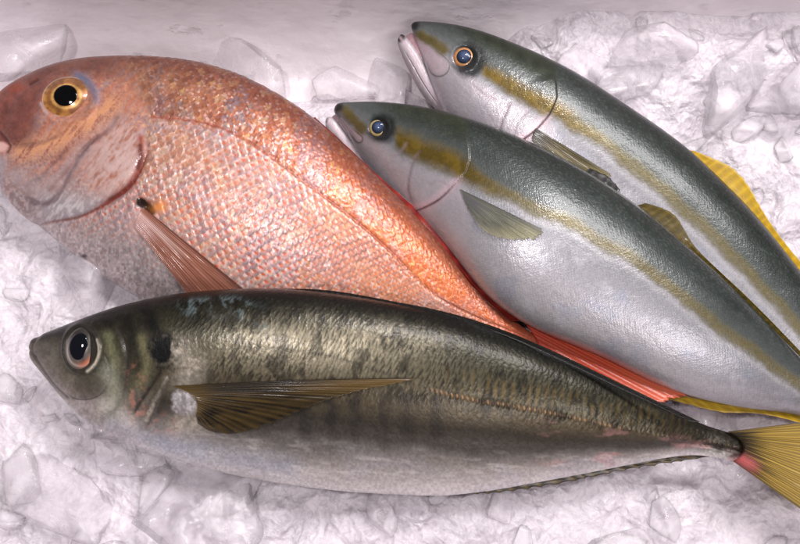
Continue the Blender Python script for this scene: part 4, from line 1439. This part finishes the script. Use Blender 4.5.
CH = [  # px, py, radius px, flatness, label
    (651, 42, 25, .8, 'square milky ice cube stuck highest against the back wall'),
    (630, 82, 30, .7, 'clear round ice chunk just below the square cube at the wall'),
    (590, 66, 20, .6, 'small flat ice chunk between the gaping fish back and the wall'),
    (735, 82, 34, .6, 'broad pale ice chunk by the wall, above the yellow dorsal fin'),
    (782, 92, 26, .6, 'rough ice chunk at the right edge by the wall'),
    (40, 66, 30, .7, 'clear ice chunk behind the orange fish snout'),
    (262, 82, 34, .6, 'long clear ice chunk behind the orange fish back'),
    (330, 86, 26, .6, 'clear ice lump left of the two striped fish heads'),
    (385, 88, 26, .7, 'domed clear ice chunk between the two striped fish heads'),
    (95, 280, 36, .5, 'flat clear ice shard between the orange belly and the dark fish head'),
    (142, 462, 24, .5, 'small clear ice chip tucked under the dark fish throat'),
    (385, 500, 16, .5, 'little ice chip under the middle of the dark fish belly'),
    (500, 506, 20, .5, 'pointed ice chip under the dark fish anal fin'),
    (712, 414, 26, .75, 'white ice piece between the striped belly and the dark fish tail stalk'),
    (60, 500, 44, .5, 'large rough ice block in the lower left corner'),
    (205, 512, 50, .45, 'large rounded ice block below the dark fish pectoral fin'),
]
for px, py, rp, fl, lab in CH:
    z0 = .004
    for _ in range(4):
        p = at(np.array(px), np.array(py), z0)
        z0 = hz(p[0], min(p[1], Y1 - .004)) + .3 * fl * rp * .0006
    r = rp * KPX * np.linalg.norm(p - CAM)
    p = p.copy(); p[1] = min(p[1], YB - r * .4)
    p[2] = max(p[2], foot(p[1]) + .2 * fl * r)
    P = lump(r * 1.12, fl, 10, 40)
    me = raw_mesh('ice_chunk', P, SPF.ravel(), np.full(len(SPF), 3))
    o = link('ice_chunk', me, M_ICE)
    o.location = p
    o['label'] = lab; o['category'] = 'ice chunk'; o['group'] = 'ice chunks standing out of the crushed ice'

# ------------------------------------------------------------------ light: overhead lamps, and two added as fill from nearer the camera
w = bpy.data.worlds.new('World'); SC.world = w; w.use_nodes = True
bg = w.node_tree.nodes['Background']
bg.inputs['Color'].default_value = (.95, .90, .94, 1); bg.inputs['Strength'].default_value = .17


def lamp(name, loc, aim, sx, sy, power, color):
    l = bpy.data.lights.new(name, 'AREA'); l.shape = 'RECTANGLE'; l.size = sx; l.size_y = sy; l.energy = power; l.color = color
    o = bpy.data.objects.new(name, l); COL.objects.link(o)
    o.location = loc
    d = Vector(aim) - Vector(loc)
    o.rotation_euler = d.to_track_quat('-Z', 'Y').to_euler()
    return o


lamp('key_or_fill_lamp', (.40, .42, .95), (.05, 0, 0), .6, .22, 9.5, (1, .945, .965))
lamp('key_or_fill_lamp', (-.30, -.02, 1.25), (0, 0, 0), .12, .12, 5.0, (1, .94, .96))  # small lamp added to brighten the back wall and give glints
lamp('key_or_fill_lamp', (.15, .55, 1.25), (0, 0, 0), .08, .08, 5.0, (1, .945, .965))
lamp('key_or_fill_lamp', (.55, -.8, 1.3), (.05, 0, 0), .7, .3, 6.6, (1, .95, .98))  # unseen source, added as front fill

SC.view_settings.view_transform = 'Standard'
SC.view_settings.look = 'None'
SC.view_settings.exposure = 0
SC.view_settings.gamma = 1
SC.cycles.use_denoising = True
SC.cycles.max_bounces = 10
SC.cycles.transmission_bounces = 8
SC.cycles.caustics_refractive = True
SC.cycles.caustics_reflective = False
SC.cycles.blur_glossy = .6
SC.cycles.sample_clamp_indirect = 4
